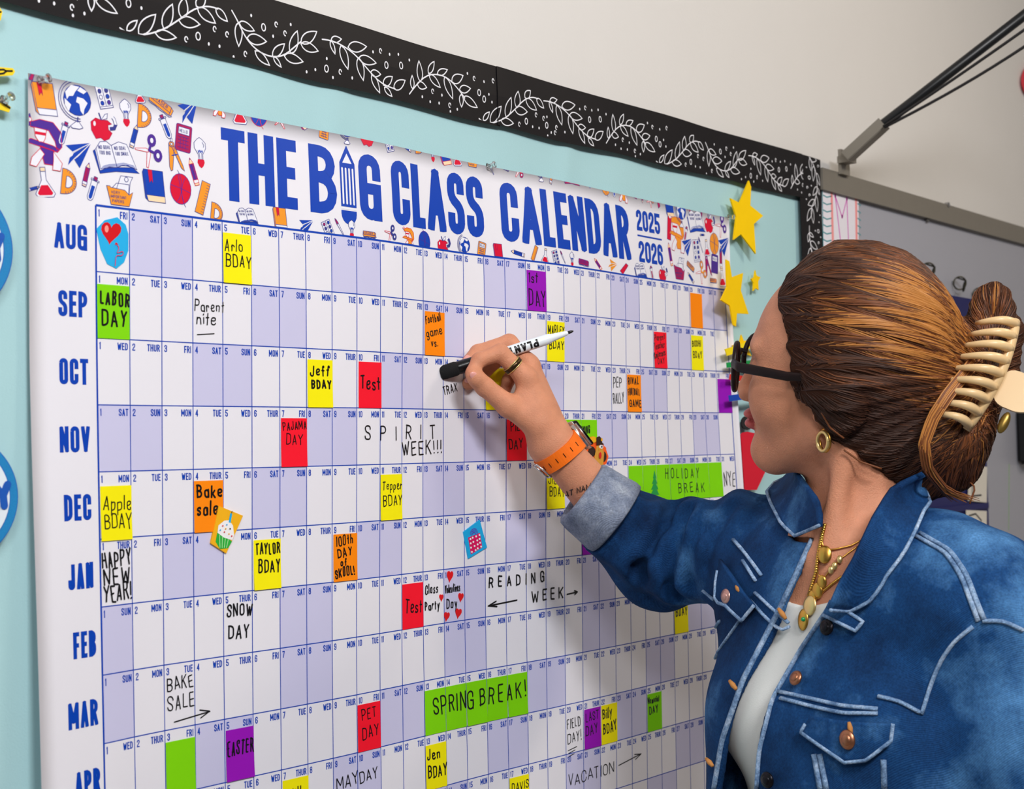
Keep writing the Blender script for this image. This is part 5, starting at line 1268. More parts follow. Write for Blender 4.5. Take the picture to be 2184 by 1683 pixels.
def jacket_outer(p):
    q = (p - NB) @ TM
    d = torso_core(p, .012)
    d = smin(d, cone(q, (-.125, -.012, -.070), (.135, -.012, -.065), .058, .064), .06)
    d = smin(d, ellip(q, (.004, .012, -.40), (.178, .142, .24)), .09)
    ra = chain(p, [SR + UP*.006, A1, A0], [.057, .0590, .0485], .03)
    # soft folds of the sleeve
    axu = (A1-SR)/np.linalg.norm(A1-SR); axf = (A0-A1)/np.linalg.norm(A0-A1)
    s1 = (p-SR) @ axu; w1 = (p-SR) @ np.cross(axu, UP); nearE = np.exp(-((p-A1)**2).sum(1)/.006); nearS = np.exp(-((p-SR)**2).sum(1)/.012)
    ra = ra - nearE*.0062*np.sin(s1*115 + w1*60) - nearS*.0045*np.sin(s1*95 - w1*80 + 1) - .0022*np.sin(s1*60 + w1*90 + 2)
    ra = ra + creases(p)
    d = smin(d, ra, .035)
    la = chain(p, [SL + UP*.004, LELB, LWR], [.071, .060, .048], .03)
    axl = (LELB-SL)/np.linalg.norm(LELB-SL); sl = (p-SL) @ axl; wl = (p-SL) @ np.cross(axl, UP + .01); 
    la = la - np.exp(-((p-LELB)**2).sum(1)/.008)*.005*np.sin(sl*140 + wl*60) - .0020*np.sin(sl*55 + wl*95 + .6)
    d = smin(d, la, .035)
    d = d - .0022*np.sin(q[:, 0]*38 + q[:, 2]*24)*np.clip(-q[:, 2]*6, 0, 1) - .0014*np.sin(q[:, 0]*70 - q[:, 2]*33 + 1.3)
    return d
def local(pt3): return (np.asarray(pt3) - NB) @ TM
def jm(px, py, off=0.0):
    f = (lambda p: jacket_outer(p) - off) if off else jacket_outer
    return march(f, px, py, 1.0)
# front edges of the open jacket: traced on the closed shape, stored as (l,u) in the torso frame
E_R = [(1722, 1185), (1668, 1300), (1590, 1450), (1545, 1580), (1528, 1683)]
E_L = [(1800, 1238), (1757, 1300), (1700, 1385), (1640, 1490), (1612, 1600), (1606, 1683)]
def edge(tr):
    pts = [local(jm(*t)) for t in tr]; pts.sort(key=lambda a: a[2]); u = [a[2] for a in pts]; l = [a[0] for a in pts]
    return [-.62] + u, [l[0] + (l[0]-l[1])*.4] + l
eu_r, el_r = edge(E_R); eu_r.append(eu_r[-1] + .08); el_r.append(el_r[-1] + (el_r[-1]-el_r[-2])/(eu_r[-2]-eu_r[-3])*.08*.9); eu_l, el_l = edge(E_L)
def opening(q):
    lr = np.interp(q[:, 2], eu_r, el_r); ll = np.interp(q[:, 2], eu_l, el_l)
    top = np.clip((q[:, 2] - eu_l[-1])/.06, 0, 1.5)           # widens into the neck hole
    ll = ll + top*.045
    return np.maximum(np.maximum(lr - q[:, 0], q[:, 0] - ll), .02 - q[:, 1])
blo = np.minimum.reduce([IDX[3], WR, LWR, HC]) - np.array([.06, .06, 0]); blo[2] = LWR[2] - .22
bhi = np.maximum.reduce([IDX[3], WR, LWR, HC, SL, RNG[1], PNK[1]]) + .14
body = sdf_obj('body', body_sdf, blo, bhi, .0022, [M_SKIN, M_LIP], woman, skin_idx)
tag(body, 'bare skin of the head, neck and right forearm and hand')
def jacket_sdf(p):
    o = jacket_outer(p); q = (p - NB) @ TM
    d = np.maximum(o, -(o + np.where(q[:, 0] < -.15, .018, .0085)))
    d = smax(d, -opening(q), .003)
    neck = np.linalg.norm((q - np.array([0, .0, .03])) * np.array([1, .85, .8]), axis=1) - .067
    d = smax(d, -neck, .004)
    d = np.maximum(d, -.52 - q[:, 2])
    cut = (p - A0) @ ((A1-A0)/np.linalg.norm(A1-A0)); nearc = np.linalg.norm(p-A0, axis=1) < .12
    d = np.where(nearc, np.maximum(d, -cut), d)
    cl = (p - LWR) @ ((LELB-LWR)/np.linalg.norm(LELB-LWR)); nearl = np.linalg.norm(p-LWR, axis=1) < .12
    return np.where(nearl, np.maximum(d, -cl), d)
jk_lo = np.minimum.reduce([A0, SR, SL, LWR, NB]) - .13; jk_hi = np.maximum.reduce([A0, SR, SL, LELB, NB]) + .13; jk_lo[2] = NB[2] - .56
jacket = sdf_obj('denim_jacket', jacket_sdf, jk_lo, jk_hi, .0032, M_DEN, woman)
tag(jacket, 'open blue denim jacket with pale worn seams')
def on_j(pts, off=0.0):
    out = []
    for a, b in zip(pts[:-1], pts[1:]):
        n = max(1, int(math.hypot(b[0]-a[0], b[1]-a[1])/14))
        for t in range(n): out.append((a[0]+(b[0]-a[0])*t/n, a[1]+(b[1]-a[1])*t/n))
    out.append(pts[-1]); r = [jm(x, y, off) for x, y in out]
    r = [q for q in r if q is not None]
    if len(r) > 4:
        a = np.array(r); a[1:-1] = (a[:-2] + 2*a[1:-1] + a[2:])/4; r = list(a)
    return r
def child_of(o, name, mb, m, label=None, smooth=True):
    c = mb.build(name, m, None, smooth); c.parent = o; c.matrix_parent_inverse = Matrix.Identity(4) if o.parent is None else (Matrix.Translation(Vector(woman.location))).inverted() if False else Matrix.Identity(4)
    c.matrix_parent_inverse = o.matrix_world.inverted()
    if label: tag(c, label)
    return c
bpy.context.view_layer.update()
def seam(pts, r=.0021, off=.0004, twin=0):
    q = on_j(pts, off)
    if len(q) < 2: return
    b = MB(); b.tube(q, r, 6, flat=1.5); child_of(jacket, 'seam', b, M_SEAM)
def zoomc(l, x0=1450, y0=1000, s=2.4646): return [(x0 + x/s, y0 + y/s) for x, y in l]
for l in ([(1240,350),(1400,440),(1480,560),(1540,720),(1570,800)], [(1262,335),(1420,425),(1505,550),(1562,700),(1600,790)], [(1540,830),(1440,910),(1370,1010),(1320,1130),(1270,1290)], [(1590,800),(1700,800),(1805,850)],
          [(520,1170),(700,1210),(850,1245),(1040,1262)], [(530,1205),(700,1250),(860,1285),(1040,1285)], [(1040,1195),(1150,1220),(1260,1280)], [(735,1500),(770,1683)], [(705,1500),(738,1683)], [(1070,1530),(1075,1683)]):
    seam(zoomc(l))
for l in ([(370,690),(450,780),(540,860),(575,830)], [(395,650),(470,720),(570,810)], [(280,370),(350,450),(430,560)], [(330,480),(400,590)], [(180,690),(120,640)], [(210,800),(150,900),(120,1150)], [(320,790),(200,960),(150,1100)]):
    seam(zoomc(l), .0017)
for tr, sg in (([(1738, 1150)] + E_R, -6), (E_L[1:], 7)):
    seam([(x+sg, y) for x, y in tr], .0024, .001)
def patch(name, outline, off, th, m=M_DEN, parent=jacket, edge_r=.0020, nu=10):
    """cloth piece lying on the jacket: outline (image trace of a four sided or longer flap) given as two matching borders"""
    A, B = outline; V = []; n = len(A)
    for k in range(n):
        for j in range(nu+1):
            t = j/nu; x = A[k][0]*(1-t)+B[k][0]*t; y = A[k][1]*(1-t)+B[k][1]*t
            o = off(t, k/(n-1)) if callable(off) else off
            p = jm(x, y, o)
            V.append(p if p is not None else (V[-1] if V else NB))
    V = np.array(V).reshape(n, nu+1, 3)
    for _ in range(2):
        W_ = V.copy(); W_[1:-1, 1:-1] = (V[:-2, 1:-1] + V[2:, 1:-1] + V[1:-1, :-2] + V[1:-1, 2:] + 2*V[1:-1, 1:-1])/6; V = W_
    G_ = np.gradient(V, axis=0), np.gradient(V, axis=1); N_ = np.cross(G_[0], G_[1]); N_ /= np.linalg.norm(N_, axis=2, keepdims=True) + 1e-9
    if (N_.reshape(-1, 3) @ (CP - V.reshape(-1, 3).mean(0))).mean() < 0: N_ = -N_
    top = (V + N_*th/2).reshape(-1, 3); bot = (V - N_*th/2).reshape(-1, 3); K = len(top); b = MB(); w = nu+1; fs = []
    for k in range(n-1):
        for j in range(nu): a = k*w+j; fs += [(a, a+1, a+w+1, a+w), (K+a, K+a+w, K+a+w+1, K+a+1)]
    per = [k*w for k in range(n)] + [(n-1)*w+j for j in range(1, w)] + [k*w+nu for k in range(n-2, -1, -1)] + [j for j in range(nu-1, 0, -1)]
    for a, c in zip(per, per[1:]+per[:1]): fs.append((a, c, K+c, K+a))
    b.add(list(top)+list(bot), fs); o = child_of(parent, name, b, m)
    e = V[:, -1]; b = MB(); rim_ = list(V[0, nu//2:] + N_[0, nu//2:]*th*.4) + list(e[1:] + N_[1:, -1]*th*.4) + list((V[-1, ::-1] + N_[-1, ::-1]*th*.4)[1:])
    b.tube(rim_, edge_r, 6); child_of(parent, 'seam', b, M_SEAM)
    return o
def dens(l, n=12):
    d = [0]; 
    for a, b in zip(l[:-1], l[1:]): d.append(d[-1] + math.hypot(b[0]-a[0], b[1]-a[1]))
    ts = np.linspace(0, d[-1], n); return [(np.interp(t, d, [p[0] for p in l]), np.interp(t, d, [p[1] for p in l])) for t in ts]
# collar flaps (inner border at the neck, outer border lying on the shoulder)
stand = lambda t, k: .030*(1-t)**1.6 + .007
patch('collar', (dens([(1968,1010),(1900,1040),(1860,1105),(1822,1190),(1790,1245),(1768,1300)], 16), dens([(2012,1040),(1975,1085),(1950,1140),(1926,1185),(1890,1230),(1878,1255),(1852,1286),(1815,1300)], 16)), stand, .0045)
patch('collar', (dens([(1690,996),(1718,1032),(1744,1065),(1752,1100),(1750,1122)], 12), dens([(1640,1012),(1630,1040),(1650,1085),(1668,1118),(1697,1144)], 12)), stand, .0045)
patch('collar_band', (dens([(1772,1280),(1757,1312)], 5), dens([(1842,1326),(1826,1346)], 5)), .006, .005)
# chest pocket flaps and plackets
patch('pocket_flap', (dens(zoomc([(690,1300),(900,1330),(1120,1340)]), 11), dens(zoomc([(640,1385),(760,1470),(870,1545),(985,1530),(1110,1430)]), 11)), .0055, .004)
patch('pocket_flap', (dens(zoomc([(215,475),(265,545),(330,640),(395,720)]), 8), dens(zoomc([(195,600),(190,700),(240,715),(330,800)]), 8)), .006, .004, edge_r=.0022)
def button(px, py, r, m, label, L=1.0, rot=0.0, off=.007):
    p = jm(px, py, off); n = grad(jacket_outer, p)[0]; a = np.cross(n, UP); a /= np.linalg.norm(a); c = np.cross(n, a)
    a, c = a*math.cos(rot)+c*math.sin(rot), c*math.cos(rot)-a*math.sin(rot)
    b = MB(); b.ball(p, (r, r*L, .0032), 16, 8, np.stack([a, c, n], 1)); b.ball(p + n*.002, (r*.62, r*.62*L, .0022), 14, 6, np.stack([a, c, n], 1))
    child_of(jacket, 'button', b, m, label)
M_DKB = mat('dark_button', (26, 24, 30), .3, metal=.7)
button(1807, 1578, .0085, M_COPPER, 'copper button on the near pocket flap', 1.15, .2, .009)
button(1697, 1446, .0080, M_COPPER, 'copper button on the front edge'); button(1636, 1664, .0085, M_DKB, 'dark metal button low on the front edge'); button(1763, 1338, .0085, M_DKB, 'dark button under the collar', 1, 0, .008)
button(1548, 1272, .0085, mat('pink_copper', (196, 150, 140), .35, metal=.7), 'pale copper button on the far pocket flap')
for x, y, x2, y2 in ((1811,1540,1816,1566), (1556,1452,1570,1470), (1506,1618,1520,1634), (1570,1250,1578,1262), (1660,1298,1676,1320)):
    b = MB(); a = jm(x, y, .0068); c = jm(x2, y2, .0068); 
    if a is not None and c is not None: b.tube([a, (a+c)/2, c], [.0018, .0030, .0018], 7); child_of(jacket, 'buttonhole', b, M_THREAD)
# rolled cuff of the right sleeve
ax = (A1-A0)/np.linalg.norm(A1-A0); ca = P(1242, 1051, 1.704); cb = P(1315, 1107, 1.704); cx_ = (cb-ca)/np.linalg.norm(cb-ca); Lc = np.linalg.norm(cb-ca)
e1 = np.cross(cx_, UP); e1 /= np.linalg.norm(e1); e2 = np.cross(cx_, e1); prof = [(t_, r_*.99) for t_, r_ in [(.006,.036),(.000,.040),(-.002,.0445),(.001,.0485),(.010,.0505),(.5*Lc,.0520),(Lc-.008,.0545),(Lc-.001,.0535),(Lc+.001,.050),(Lc-.004,.046),(.5*Lc,.041),(.006,.036)]]
b = MB(); vs = []; N = 64
for t, r in prof:
    for j in range(N):
        a = 2*math.pi*j/N; rr = r*(1 + .05*math.sin(2*a+.8) + .018*math.sin(5*a+t*40)); vs.append(ca + cx_*t + (e1*math.cos(a)*1.06 + e2*math.sin(a)*.96)*rr)
b.add(vs, [(i*N+j, i*N+(j+1) % N, (i+1)*N+(j+1) % N, (i+1)*N+j) for i in range(len(prof)-1) for j in range(N)])
cuff = child_of(jacket, 'cuff', b, M_DENC, 'rolled back pale grey blue cuff')

# ------------------------------------------------------------------ trousers and shoes (below the frame)
HIPC = TL(0, -.005, -.60); M_JEAN = mat('dark_trousers', (34, 36, 44), .9, spec=.15); M_SHOE = mat('black_shoe', (24, 22, 22), .4)
knees = []
def legs(p):
    q = (p - NB) @ TM; d = np.maximum(ellip(q, (0, -.008, -.60), (.178, .126, .15)), q[:, 2] + .49)
    for s in (-1, 1):
        h = TL(s*.085, -.005, -.66); k = TL(s*.095, .01, -.98); a = TL(s*.10, -.02, 0); a[2] = .075
        d = smin(d, chain(p, [h, k, a], [.088, .062, .048], .03), .05)
    return np.maximum(d, .05 - p[:, 2])
lo = NB - np.array([.32, .32, 0]); lo[2] = .03; hi = NB + np.array([.32, .32, -.45])
sdf_obj('trousers', legs, lo, hi, .008, M_JEAN, woman)
for s in (-1, 1):
    a = TL(s*.10, -.02, 0); a[2] = .04; f_ = lambda p, a=a: np.maximum(smin(smin(cone(p, a - tc*.03, a + tc*.15 - UP*.008, .036, .032), cone(p, a, a + UP*.05, .036, .042), .03), 1e9, 0), -p[:, 2] + .001)
    sdf_obj('shoe', f_, a - .25, a + .25, .006, M_SHOE, woman)
# ------------------------------------------------------------------ hair
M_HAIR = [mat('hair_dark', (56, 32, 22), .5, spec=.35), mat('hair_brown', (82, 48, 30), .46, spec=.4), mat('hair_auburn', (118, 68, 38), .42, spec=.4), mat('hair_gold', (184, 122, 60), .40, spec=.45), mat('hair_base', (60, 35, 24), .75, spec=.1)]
skull = lambda p: smin(head_sdf(p), cone(p, NK0, NK1, .050, .054), .028)
_hl = []
for px, py in ((1652,592), (1668,640), (1690,700), (1699,770), (1703,825), (1720,852), (1742,868), (1757,893), (1782,930), (1812,968), (1850,1010), (1892,1050)):
    p = march(skull, px, py, 1.1)
    if p is not None: q = (p - HC) @ HM; _hl.append((q[2], q[0]))
_hl.sort(); HU = [a for a, _ in _hl]; HF = [b for _, b in _hl]
def hair_edge(q): return q[:, 0] - .007 - np.interp(q[:, 2], HU, HF)
CT = P(2138, 690, 1.452); CBt = P(2040, 905, 1.462)             # clip spine ends
BT = P(2112, 668, 1.482); BB = P(2022, 950, 1.490)
def hair_sdf(p):
    q = (p - HC) @ HM; e = hair_edge(q); back = np.clip(-e, 0, .1)
    d = head_sdf(p) - (.003 + np.minimum(back*.30, .015))
    m = smin(cone(p, P(1862, 745, 1.50), P(2025, 790, 1.478), .094, .036), cone(p, P(1835, 880, 1.495), P(2020, 905, 1.475), .052, .040), .05)
    m = smin(m, cone(p, P(1880, 930, 1.50), P(1925, 1030, 1.505), .056, .034), .04)
    m = smin(m, chain(p, [BT, .5*(BT+BB) - UP*.0, BB, P(2035, 1000, 1.49)], [.019, .032, .036, .024], .02), .03)
    m = smin(m, chain(p, [P(2105, 650, 1.485), P(2118, 640, 1.478), P(2138, 662, 1.475)], [.014, .017, .013], .01), .012)
    m = smin(m, chain(p, [P(2110, 700, 1.475), P(2160, 705, 1.478), P(2150, 790, 1.480)], [.012, .011, .012], .01), .012)
    fe = np.maximum(e, -.2)
    w = .0022*np.sin(q[:, 2]*330 + q[:, 0]*40)*np.exp(-np.abs(e)/.02)
    d = smax(smin(d, smax(m, fe + .012, .02), .03), e + w, .003)
    t = (p - P(1890, 760, 1.49)) @ np.cross((P(2060, 810, 1.47)-P(1890, 760, 1.49)), -fw); a = np.arctan2((p-P(2060,810,1.46)) @ UP, np.linalg.norm((p-P(2060,810,1.46)) - UP*((p-P(2060,810,1.46)) @ UP)[:, None], axis=1))
    return d - .0008*np.sin(a*46 + np.linalg.norm(p-P(2060,810,1.46), axis=1)*30) - .0004*np.sin(a*97 + 1)
hlo = np.minimum.reduce([HC - .15, CT, BB]) - .05; hhi = np.maximum.reduce([HC + .16, CT, BT]) + .06; hlo[2] = HC[2] - .20
hair = sdf_obj('hair', hair_sdf, hlo, hhi, .0028, M_HAIR[4], woman)
tag(hair, 'auburn brown hair with golden streaks, gathered at the back')
# strands combed back over that surface to the clip
hv = np.array([v.co for v in hair.data.vertices]) + np.array(hair.matrix_parent_inverse.translation) + np.array(woman.location) if False else np.array([v.co[:] for v in hair.data.vertices])
hn = np.array([v.normal[:] for v in hair.data.vertices])
vis = ((CP - hv) * hn).sum(1) > -.12
ids = np.nonzero(vis)[0]; rg = np.random.default_rng(5); ids = rg.permutation(ids)[:6500]
pts = hv[ids].copy(); TGT = []
def target(p):
    t = np.clip(((p - CBt) @ UP) / ((CT-CBt) @ UP), -.15, 1.1)[:, None]; return CBt + (CT-CBt)*(.12 + .62*t) - fw*.004
lens = rg.uniform(.05, .14, len(pts)); NS = 11; path = [pts.copy()]
back = pts.copy(); tr0 = [pts.copy()]
def step(p, dist, sg):
    T_ = target(p); d = T_ - p; r = np.linalg.norm(d, axis=1, keepdims=True); d /= r + 1e-9
    sag = np.clip((HC[2] - .01 - p[:, 2])/.08, 0, 1)[:, None]*np.clip((r-.05)/.10, 0, 1); d = d - UP*sag*.55
    n = grad(hair_sdf, p, 2e-3); d -= n*(d*n).sum(1, keepdims=True); d /= np.linalg.norm(d, axis=1, keepdims=True) + 1e-9
    mv = np.where(sg > 0, np.minimum(dist, np.maximum(r[:, 0]-.012, 0)), dist)[:, None]
    return onto(hair_sdf, p + sg*d*mv, 0.0, 1)
for k in range(NS): path.append(step(path[-1], lens/NS, 1.0))
path = np.stack(path, 1)
lift = rg.uniform(.0001, .0012, len(pts)); nr = grad(hair_sdf, path.reshape(-1, 3)).reshape(path.shape); prof_ = np.sin(np.linspace(.12, math.pi*.93, NS+1))[None, :, None]
path = path + nr*lift[:, None, None]*prof_
qh = (hv[ids] - HC) @ HM
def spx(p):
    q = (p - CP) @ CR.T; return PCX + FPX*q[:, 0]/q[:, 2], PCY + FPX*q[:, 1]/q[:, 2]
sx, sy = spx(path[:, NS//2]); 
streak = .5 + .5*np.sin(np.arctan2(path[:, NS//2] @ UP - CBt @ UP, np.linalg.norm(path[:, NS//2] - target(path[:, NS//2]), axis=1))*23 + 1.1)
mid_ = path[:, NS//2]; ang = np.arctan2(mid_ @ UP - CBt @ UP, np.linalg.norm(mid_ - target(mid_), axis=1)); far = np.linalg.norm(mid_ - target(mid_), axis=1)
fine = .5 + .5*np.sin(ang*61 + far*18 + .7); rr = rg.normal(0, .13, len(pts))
tone = .16 + .26*streak*.6 + .16*fine + .95*np.clip(1.1 - np.hypot((sx-1950)/165, (sy-675)/150), 0, 1)*(.45 + .55*streak) + .40*np.clip(1.1-np.hypot((sx-2050)/100, (sy-850)/170), 0, 1) + .45*np.clip(1.2-np.hypot((sx-2112)/48, (sy-645)/45), 0, 1) - .30*np.clip((sy-790)/120, 0, 1)*(sx < 1985) - .18*np.clip((1780-sx)/120, 0, 1) + rr  # upper back gold: partly dyed highlights, partly warm light painted into the tone
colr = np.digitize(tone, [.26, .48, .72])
for ci, nm in ((0, 'dark strands'), (1, 'brown strands'), (2, 'auburn strands'), (3, 'golden strands, part dyed highlight, part painted warm light')):
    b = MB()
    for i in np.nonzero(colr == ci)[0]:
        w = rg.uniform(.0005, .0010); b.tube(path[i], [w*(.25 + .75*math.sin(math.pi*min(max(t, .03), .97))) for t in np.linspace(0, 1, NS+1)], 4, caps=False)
    # loose wisps
    if ci == 2:
        for l, z in (([(1990,900),(1965,950),(1975,1000),(2020,1050),(2062,1066)], 1.455), ([(2000,890),(1972,945),(1984,1010),(2040,1058)], 1.452), ([(2030,960),(2050,1010),(2080,1040),(2068,1075)], 1.47), ([(2085,855),(2040,868),(2000,890),(1975,930)], 1.437), ([(2075,850),(2030,862),(1990,884)], 1.438), ([(2060,770),(2010,820),(1985,880),(1975,940)], 1.445), ([(1752,880),(1770,912),(1800,935)], 1.425), ([(1800,960),(1835,985),(1880,1000)], 1.44)):
            b.tube(fillet3([P(x, y, z) for x, y in l]) if False else [P(x, y, z) for x, y in dens(l, 14)], .0011, 5)
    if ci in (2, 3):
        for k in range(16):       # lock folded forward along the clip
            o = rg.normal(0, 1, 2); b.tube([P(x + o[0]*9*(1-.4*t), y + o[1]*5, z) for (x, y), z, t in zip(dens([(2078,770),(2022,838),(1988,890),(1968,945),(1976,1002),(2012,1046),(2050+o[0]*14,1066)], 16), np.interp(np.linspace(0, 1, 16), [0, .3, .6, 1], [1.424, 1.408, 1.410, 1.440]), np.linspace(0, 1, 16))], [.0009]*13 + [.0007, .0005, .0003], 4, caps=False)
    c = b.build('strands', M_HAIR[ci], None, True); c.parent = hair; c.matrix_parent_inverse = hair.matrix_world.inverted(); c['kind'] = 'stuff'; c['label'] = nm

# ------------------------------------------------------------------ claw clip
M_CLAW = mat('claw_cream', (226, 192, 142), .32, spec=.5)
cl = thing('hair_claw', (CT+CBt)/2, 'large cream claw clip gripping the hair at the back of the head', 'hair clip')
SPT = P(2166, 692, 1.438); SPB = P(2067, 908, 1.428)
b = MB(); nsp = 14
sp = [SPT*(1-t)+SPB*t + (-fw*.012 + rx*.004)*math.sin(math.pi*t) for t in np.linspace(-.04, 1.04, nsp)]; b.tube(sp, [.0048]+[.0062]*(nsp-2)+[.0048], 10, flat=.75); b.build('spine', M_CLAW, cl, smooth=True)
LT = P(2096, 687, 1.432); LB = P(2014, 884, 1.416)
for k in range(9):
    t = k/8; a = SPT*(1-t)+SPB*t + (-fw*.012 + rx*.004)*math.sin(math.pi*t); e = LT*(1-t)+LB*t - rx*.006*math.sin(math.pi*t)
    m = .5*(a+e) - fw*(.022 + .010*math.sin(math.pi*t)) + UP*.004
    q = [a*(1-s)**2 + 2*m*s*(1-s) + e*s*s for s in np.linspace(0, 1, 11)] + [e + fw*.010 - rx*.003]
    b = MB(); b.tube(q, [.0050]*4 + list(np.linspace(.0048, .0030, 7)) + [.0022], 9); b.build('tooth', M_CLAW, cl, smooth=True)
pc_ = P(2176, 836, 1.425); ua = (SPT-SPB)/np.linalg.norm(SPT-SPB); va = rx*.93 - UP*.1 - fw*.35; va -= ua*(va @ ua); va /= np.linalg.norm(va); na = np.cross(ua, va)
b = MB(); out = [(x, y) for x, y in fillet([(-.021,-.012),(.020,-.010),(.018,.030),(-.008,.036),(-.022,.022)], .014, True, 5)]
b.prism(out, lambda s, d: pc_ + ua*s[0] + va*(s[1]-.012) + na*d, -.0024, .0024); b.build('lever', M_CLAW, cl)
b = MB(); b.ball(pc_ - va*.002 - ua*.036 + na*.0, (.0052, .004, .012), 12, 8, np.stack([va, na, ua], 1)); b.build('spring', mat('brass_spring', (150, 122, 60), .35, metal=.8), cl, smooth=True)

# ------------------------------------------------------------------ glasses
M_FRAME = mat('tortoise_dark', (26, 12, 12), .4, spec=.25, noise=.5, nscale=60); M_LENS = mat('lens_glass', (250, 250, 252), .02, trans=1.0, ior=1.12)
gl = thing('glasses', HL(.098, 0, -.002), 'dark tortoiseshell round glasses worn by the woman', 'glasses')
for s in (1, -1):
    c = HL(.1005, s*.034, -.004); ax = hf*.97 + hs*s*.24; ax /= np.linalg.norm(ax); e1 = np.cross(UP, ax); e1 /= np.linalg.norm(e1); e2 = np.cross(ax, e1)
    b = MB(); b.tube([c + e1*.0245*math.cos(t) + e2*.0255*math.sin(t) for t in np.linspace(0, 2*math.pi, 37)], .0029, 8, caps=False); b.build('rim', M_FRAME, gl, smooth=True)
    b = MB(); b.prism([(.0235*math.cos(t), .0245*math.sin(t)) for t in np.linspace(0, 2*math.pi, 33)[:-1]], lambda q, d: c + e1*q[0] + e2*q[1] + ax*d, -.0006, .0006); b.build('lens', M_LENS, gl)
    b = MB(); h0 = HL(.096, s*.0585, .004); b.tube([h0, HL(.085, s*.071, .003), HL(.03, s*.0795, .000), HL(-.012, s*.080, .002), HL(-.030, s*.0775, -.016)], [.0052, .0056, .0050, .0042, .0034], 10, flat=.42); b.build('temple', M_FRAME, gl, smooth=True)
b = MB(); b.tube([HL(.1045, .011, .006), HL(.1075, 0, .009), HL(.1045, -.011, .006)], .0022, 8); b.build('bridge', M_FRAME, gl, smooth=True)

# ------------------------------------------------------------------ jewellery
M_GOLD = mat('gold', (212, 162, 74), .28, metal=.95); M_GOLD2 = mat('pale_gold', (226, 196, 130), .3, metal=.8)
lob = march(body_sdf, 1757, 918, 1.2); lob = lob if lob is not None else HL(-.004, .074, -.05)
er = thing('hoop_earring', lob, 'small double gold hoop earring in the woman\'s near ear', 'earring')
b = MB(); b.torus(lob + np.array([0, 0, -.0105]) - fw*.004, (rx*.93 + fw*.36), .0092, .0016, sx=1.25); b.build('hoop', M_GOLD, er, smooth=True)
b = MB(); b.torus(lob + np.array([0, 0, -.0115]) - fw*.0065 - rx*.003, (rx*.85 + fw*.5), .0078, .0019, sx=1.25); b.build('hoop', M_GOLD2, er, smooth=True)
skin_f = lambda p: np.minimum(body_sdf(p), shirt_sdf(p))
zn = lambda l: [(1700 + x/5.6115, 1060 + y/5.6115) for x, y in l]
def chest(px, py, off=.002): 
    p = march(lambda q: skin_f(q) - off, px, py, 1.1); return p
def chain_of(root, pts, r, bead=None, m=M_GOLD):
    q = [chest(*t) for t in dens(pts, 30)]; q = [a for a in q if a is not None]; b = MB()
    if bead:
        for a in q: b.ball(a, r, 8, 6)
    else: b.tube(q, r, 6)
    b.build('chain', m, root, smooth=True)
def pend(root, x, y, rx_, ry_, m, nm='pendant'):
    c = chest(x, y, .0035)
    if c is None: return
    n = grad(skin_f, c)[0]; a = np.cross(n, UP); a /= np.linalg.norm(a); u_ = np.cross(n, a); b = MB(); b.ball(c, (rx_, ry_, .0022), 18, 8, np.stack([a, u_, n], 1)); b.build(nm, m, root, smooth=True)
n1 = thing('necklace', chest(1762, 1180), 'gold necklace with a round medallion high on the chest', 'necklace')
chain_of(n1, zn([(760,520),(650,580),(480,620),(350,640),(300,560),(320,420),(345,320)]), .0009); pend(n1, 1759, 1183, .0075, .0095, M_GOLD, 'medallion')
n2 = thing('necklace', chest(1780, 1208), 'fine gold necklace with small pale beads beside the medallion', 'necklace')
chain_of(n2, zn([(725,590),(600,680),(510,750),(450,830),(390,885),(300,1000),(250,920),(245,780)]), .0008, m=M_GOLD)
for x, y in ((1791,1193),(1780,1207),(1772,1216)): pend(n2, x, y, .0032, .0042, M_GOLD2, 'bead')
pend(n2, 1753, 1241, .0058, .0072, M_GOLD, 'pendant')
n3 = thing('necklace', chest(1735, 1262), 'long chunky gold necklace with charms hanging over the white shirt', 'necklace')
chain_of(n3, zn([(330,340),(290,500),(250,700),(225,900),(170,1080),(140,1180)]), .0022, bead=1); chain_of(n3, zn([(525,960),(430,1030),(330,1110),(250,1190),(150,1230)]), .0016, bead=1)
for x, y, a, b_, m in ((1743,1260,.007,.0085,M_GOLD), (1727,1292,.0085,.0105,M_GOLD2), (1733,1272,.006,.007,M_GOLD), (1713,1322,.0070,.0115,M_GOLD)): pend(n3, x, y, a, b_, m, 'charm')
g_ = chest(1713, 1321, .0058)
if g_ is not None: b = MB(); b.ball(g_, .0024, 10, 8); b.build('gemstone', mat('emerald', (10, 150, 80), .1, spec=.8), n3, smooth=True)

# ring on the index finger
rc_ = .50*IDX[0] + .50*IDX[1]; ra_ = IDX[1]-IDX[0]; ra_ /= np.linalg.norm(ra_); rt = thing('ring', rc_, 'wide dark band ring with gold edges on the index finger', 'ring')
b = MB(); b.tube([rc_ - ra_*.0030, rc_ - ra_*.0028, rc_ + ra_*.0028, rc_ + ra_*.0030], [.0112, .0124, .0124, .0112], 28, caps=False); b.build('band', mat('ring_dark', (74, 58, 38), .3, metal=.8), rt, smooth=True)
for s in (-1, 1): b = MB(); b.torus(rc_ + ra_*s*.0031, ra_, .0119, .0008); b.build('edge', M_GOLD2, rt, smooth=True)

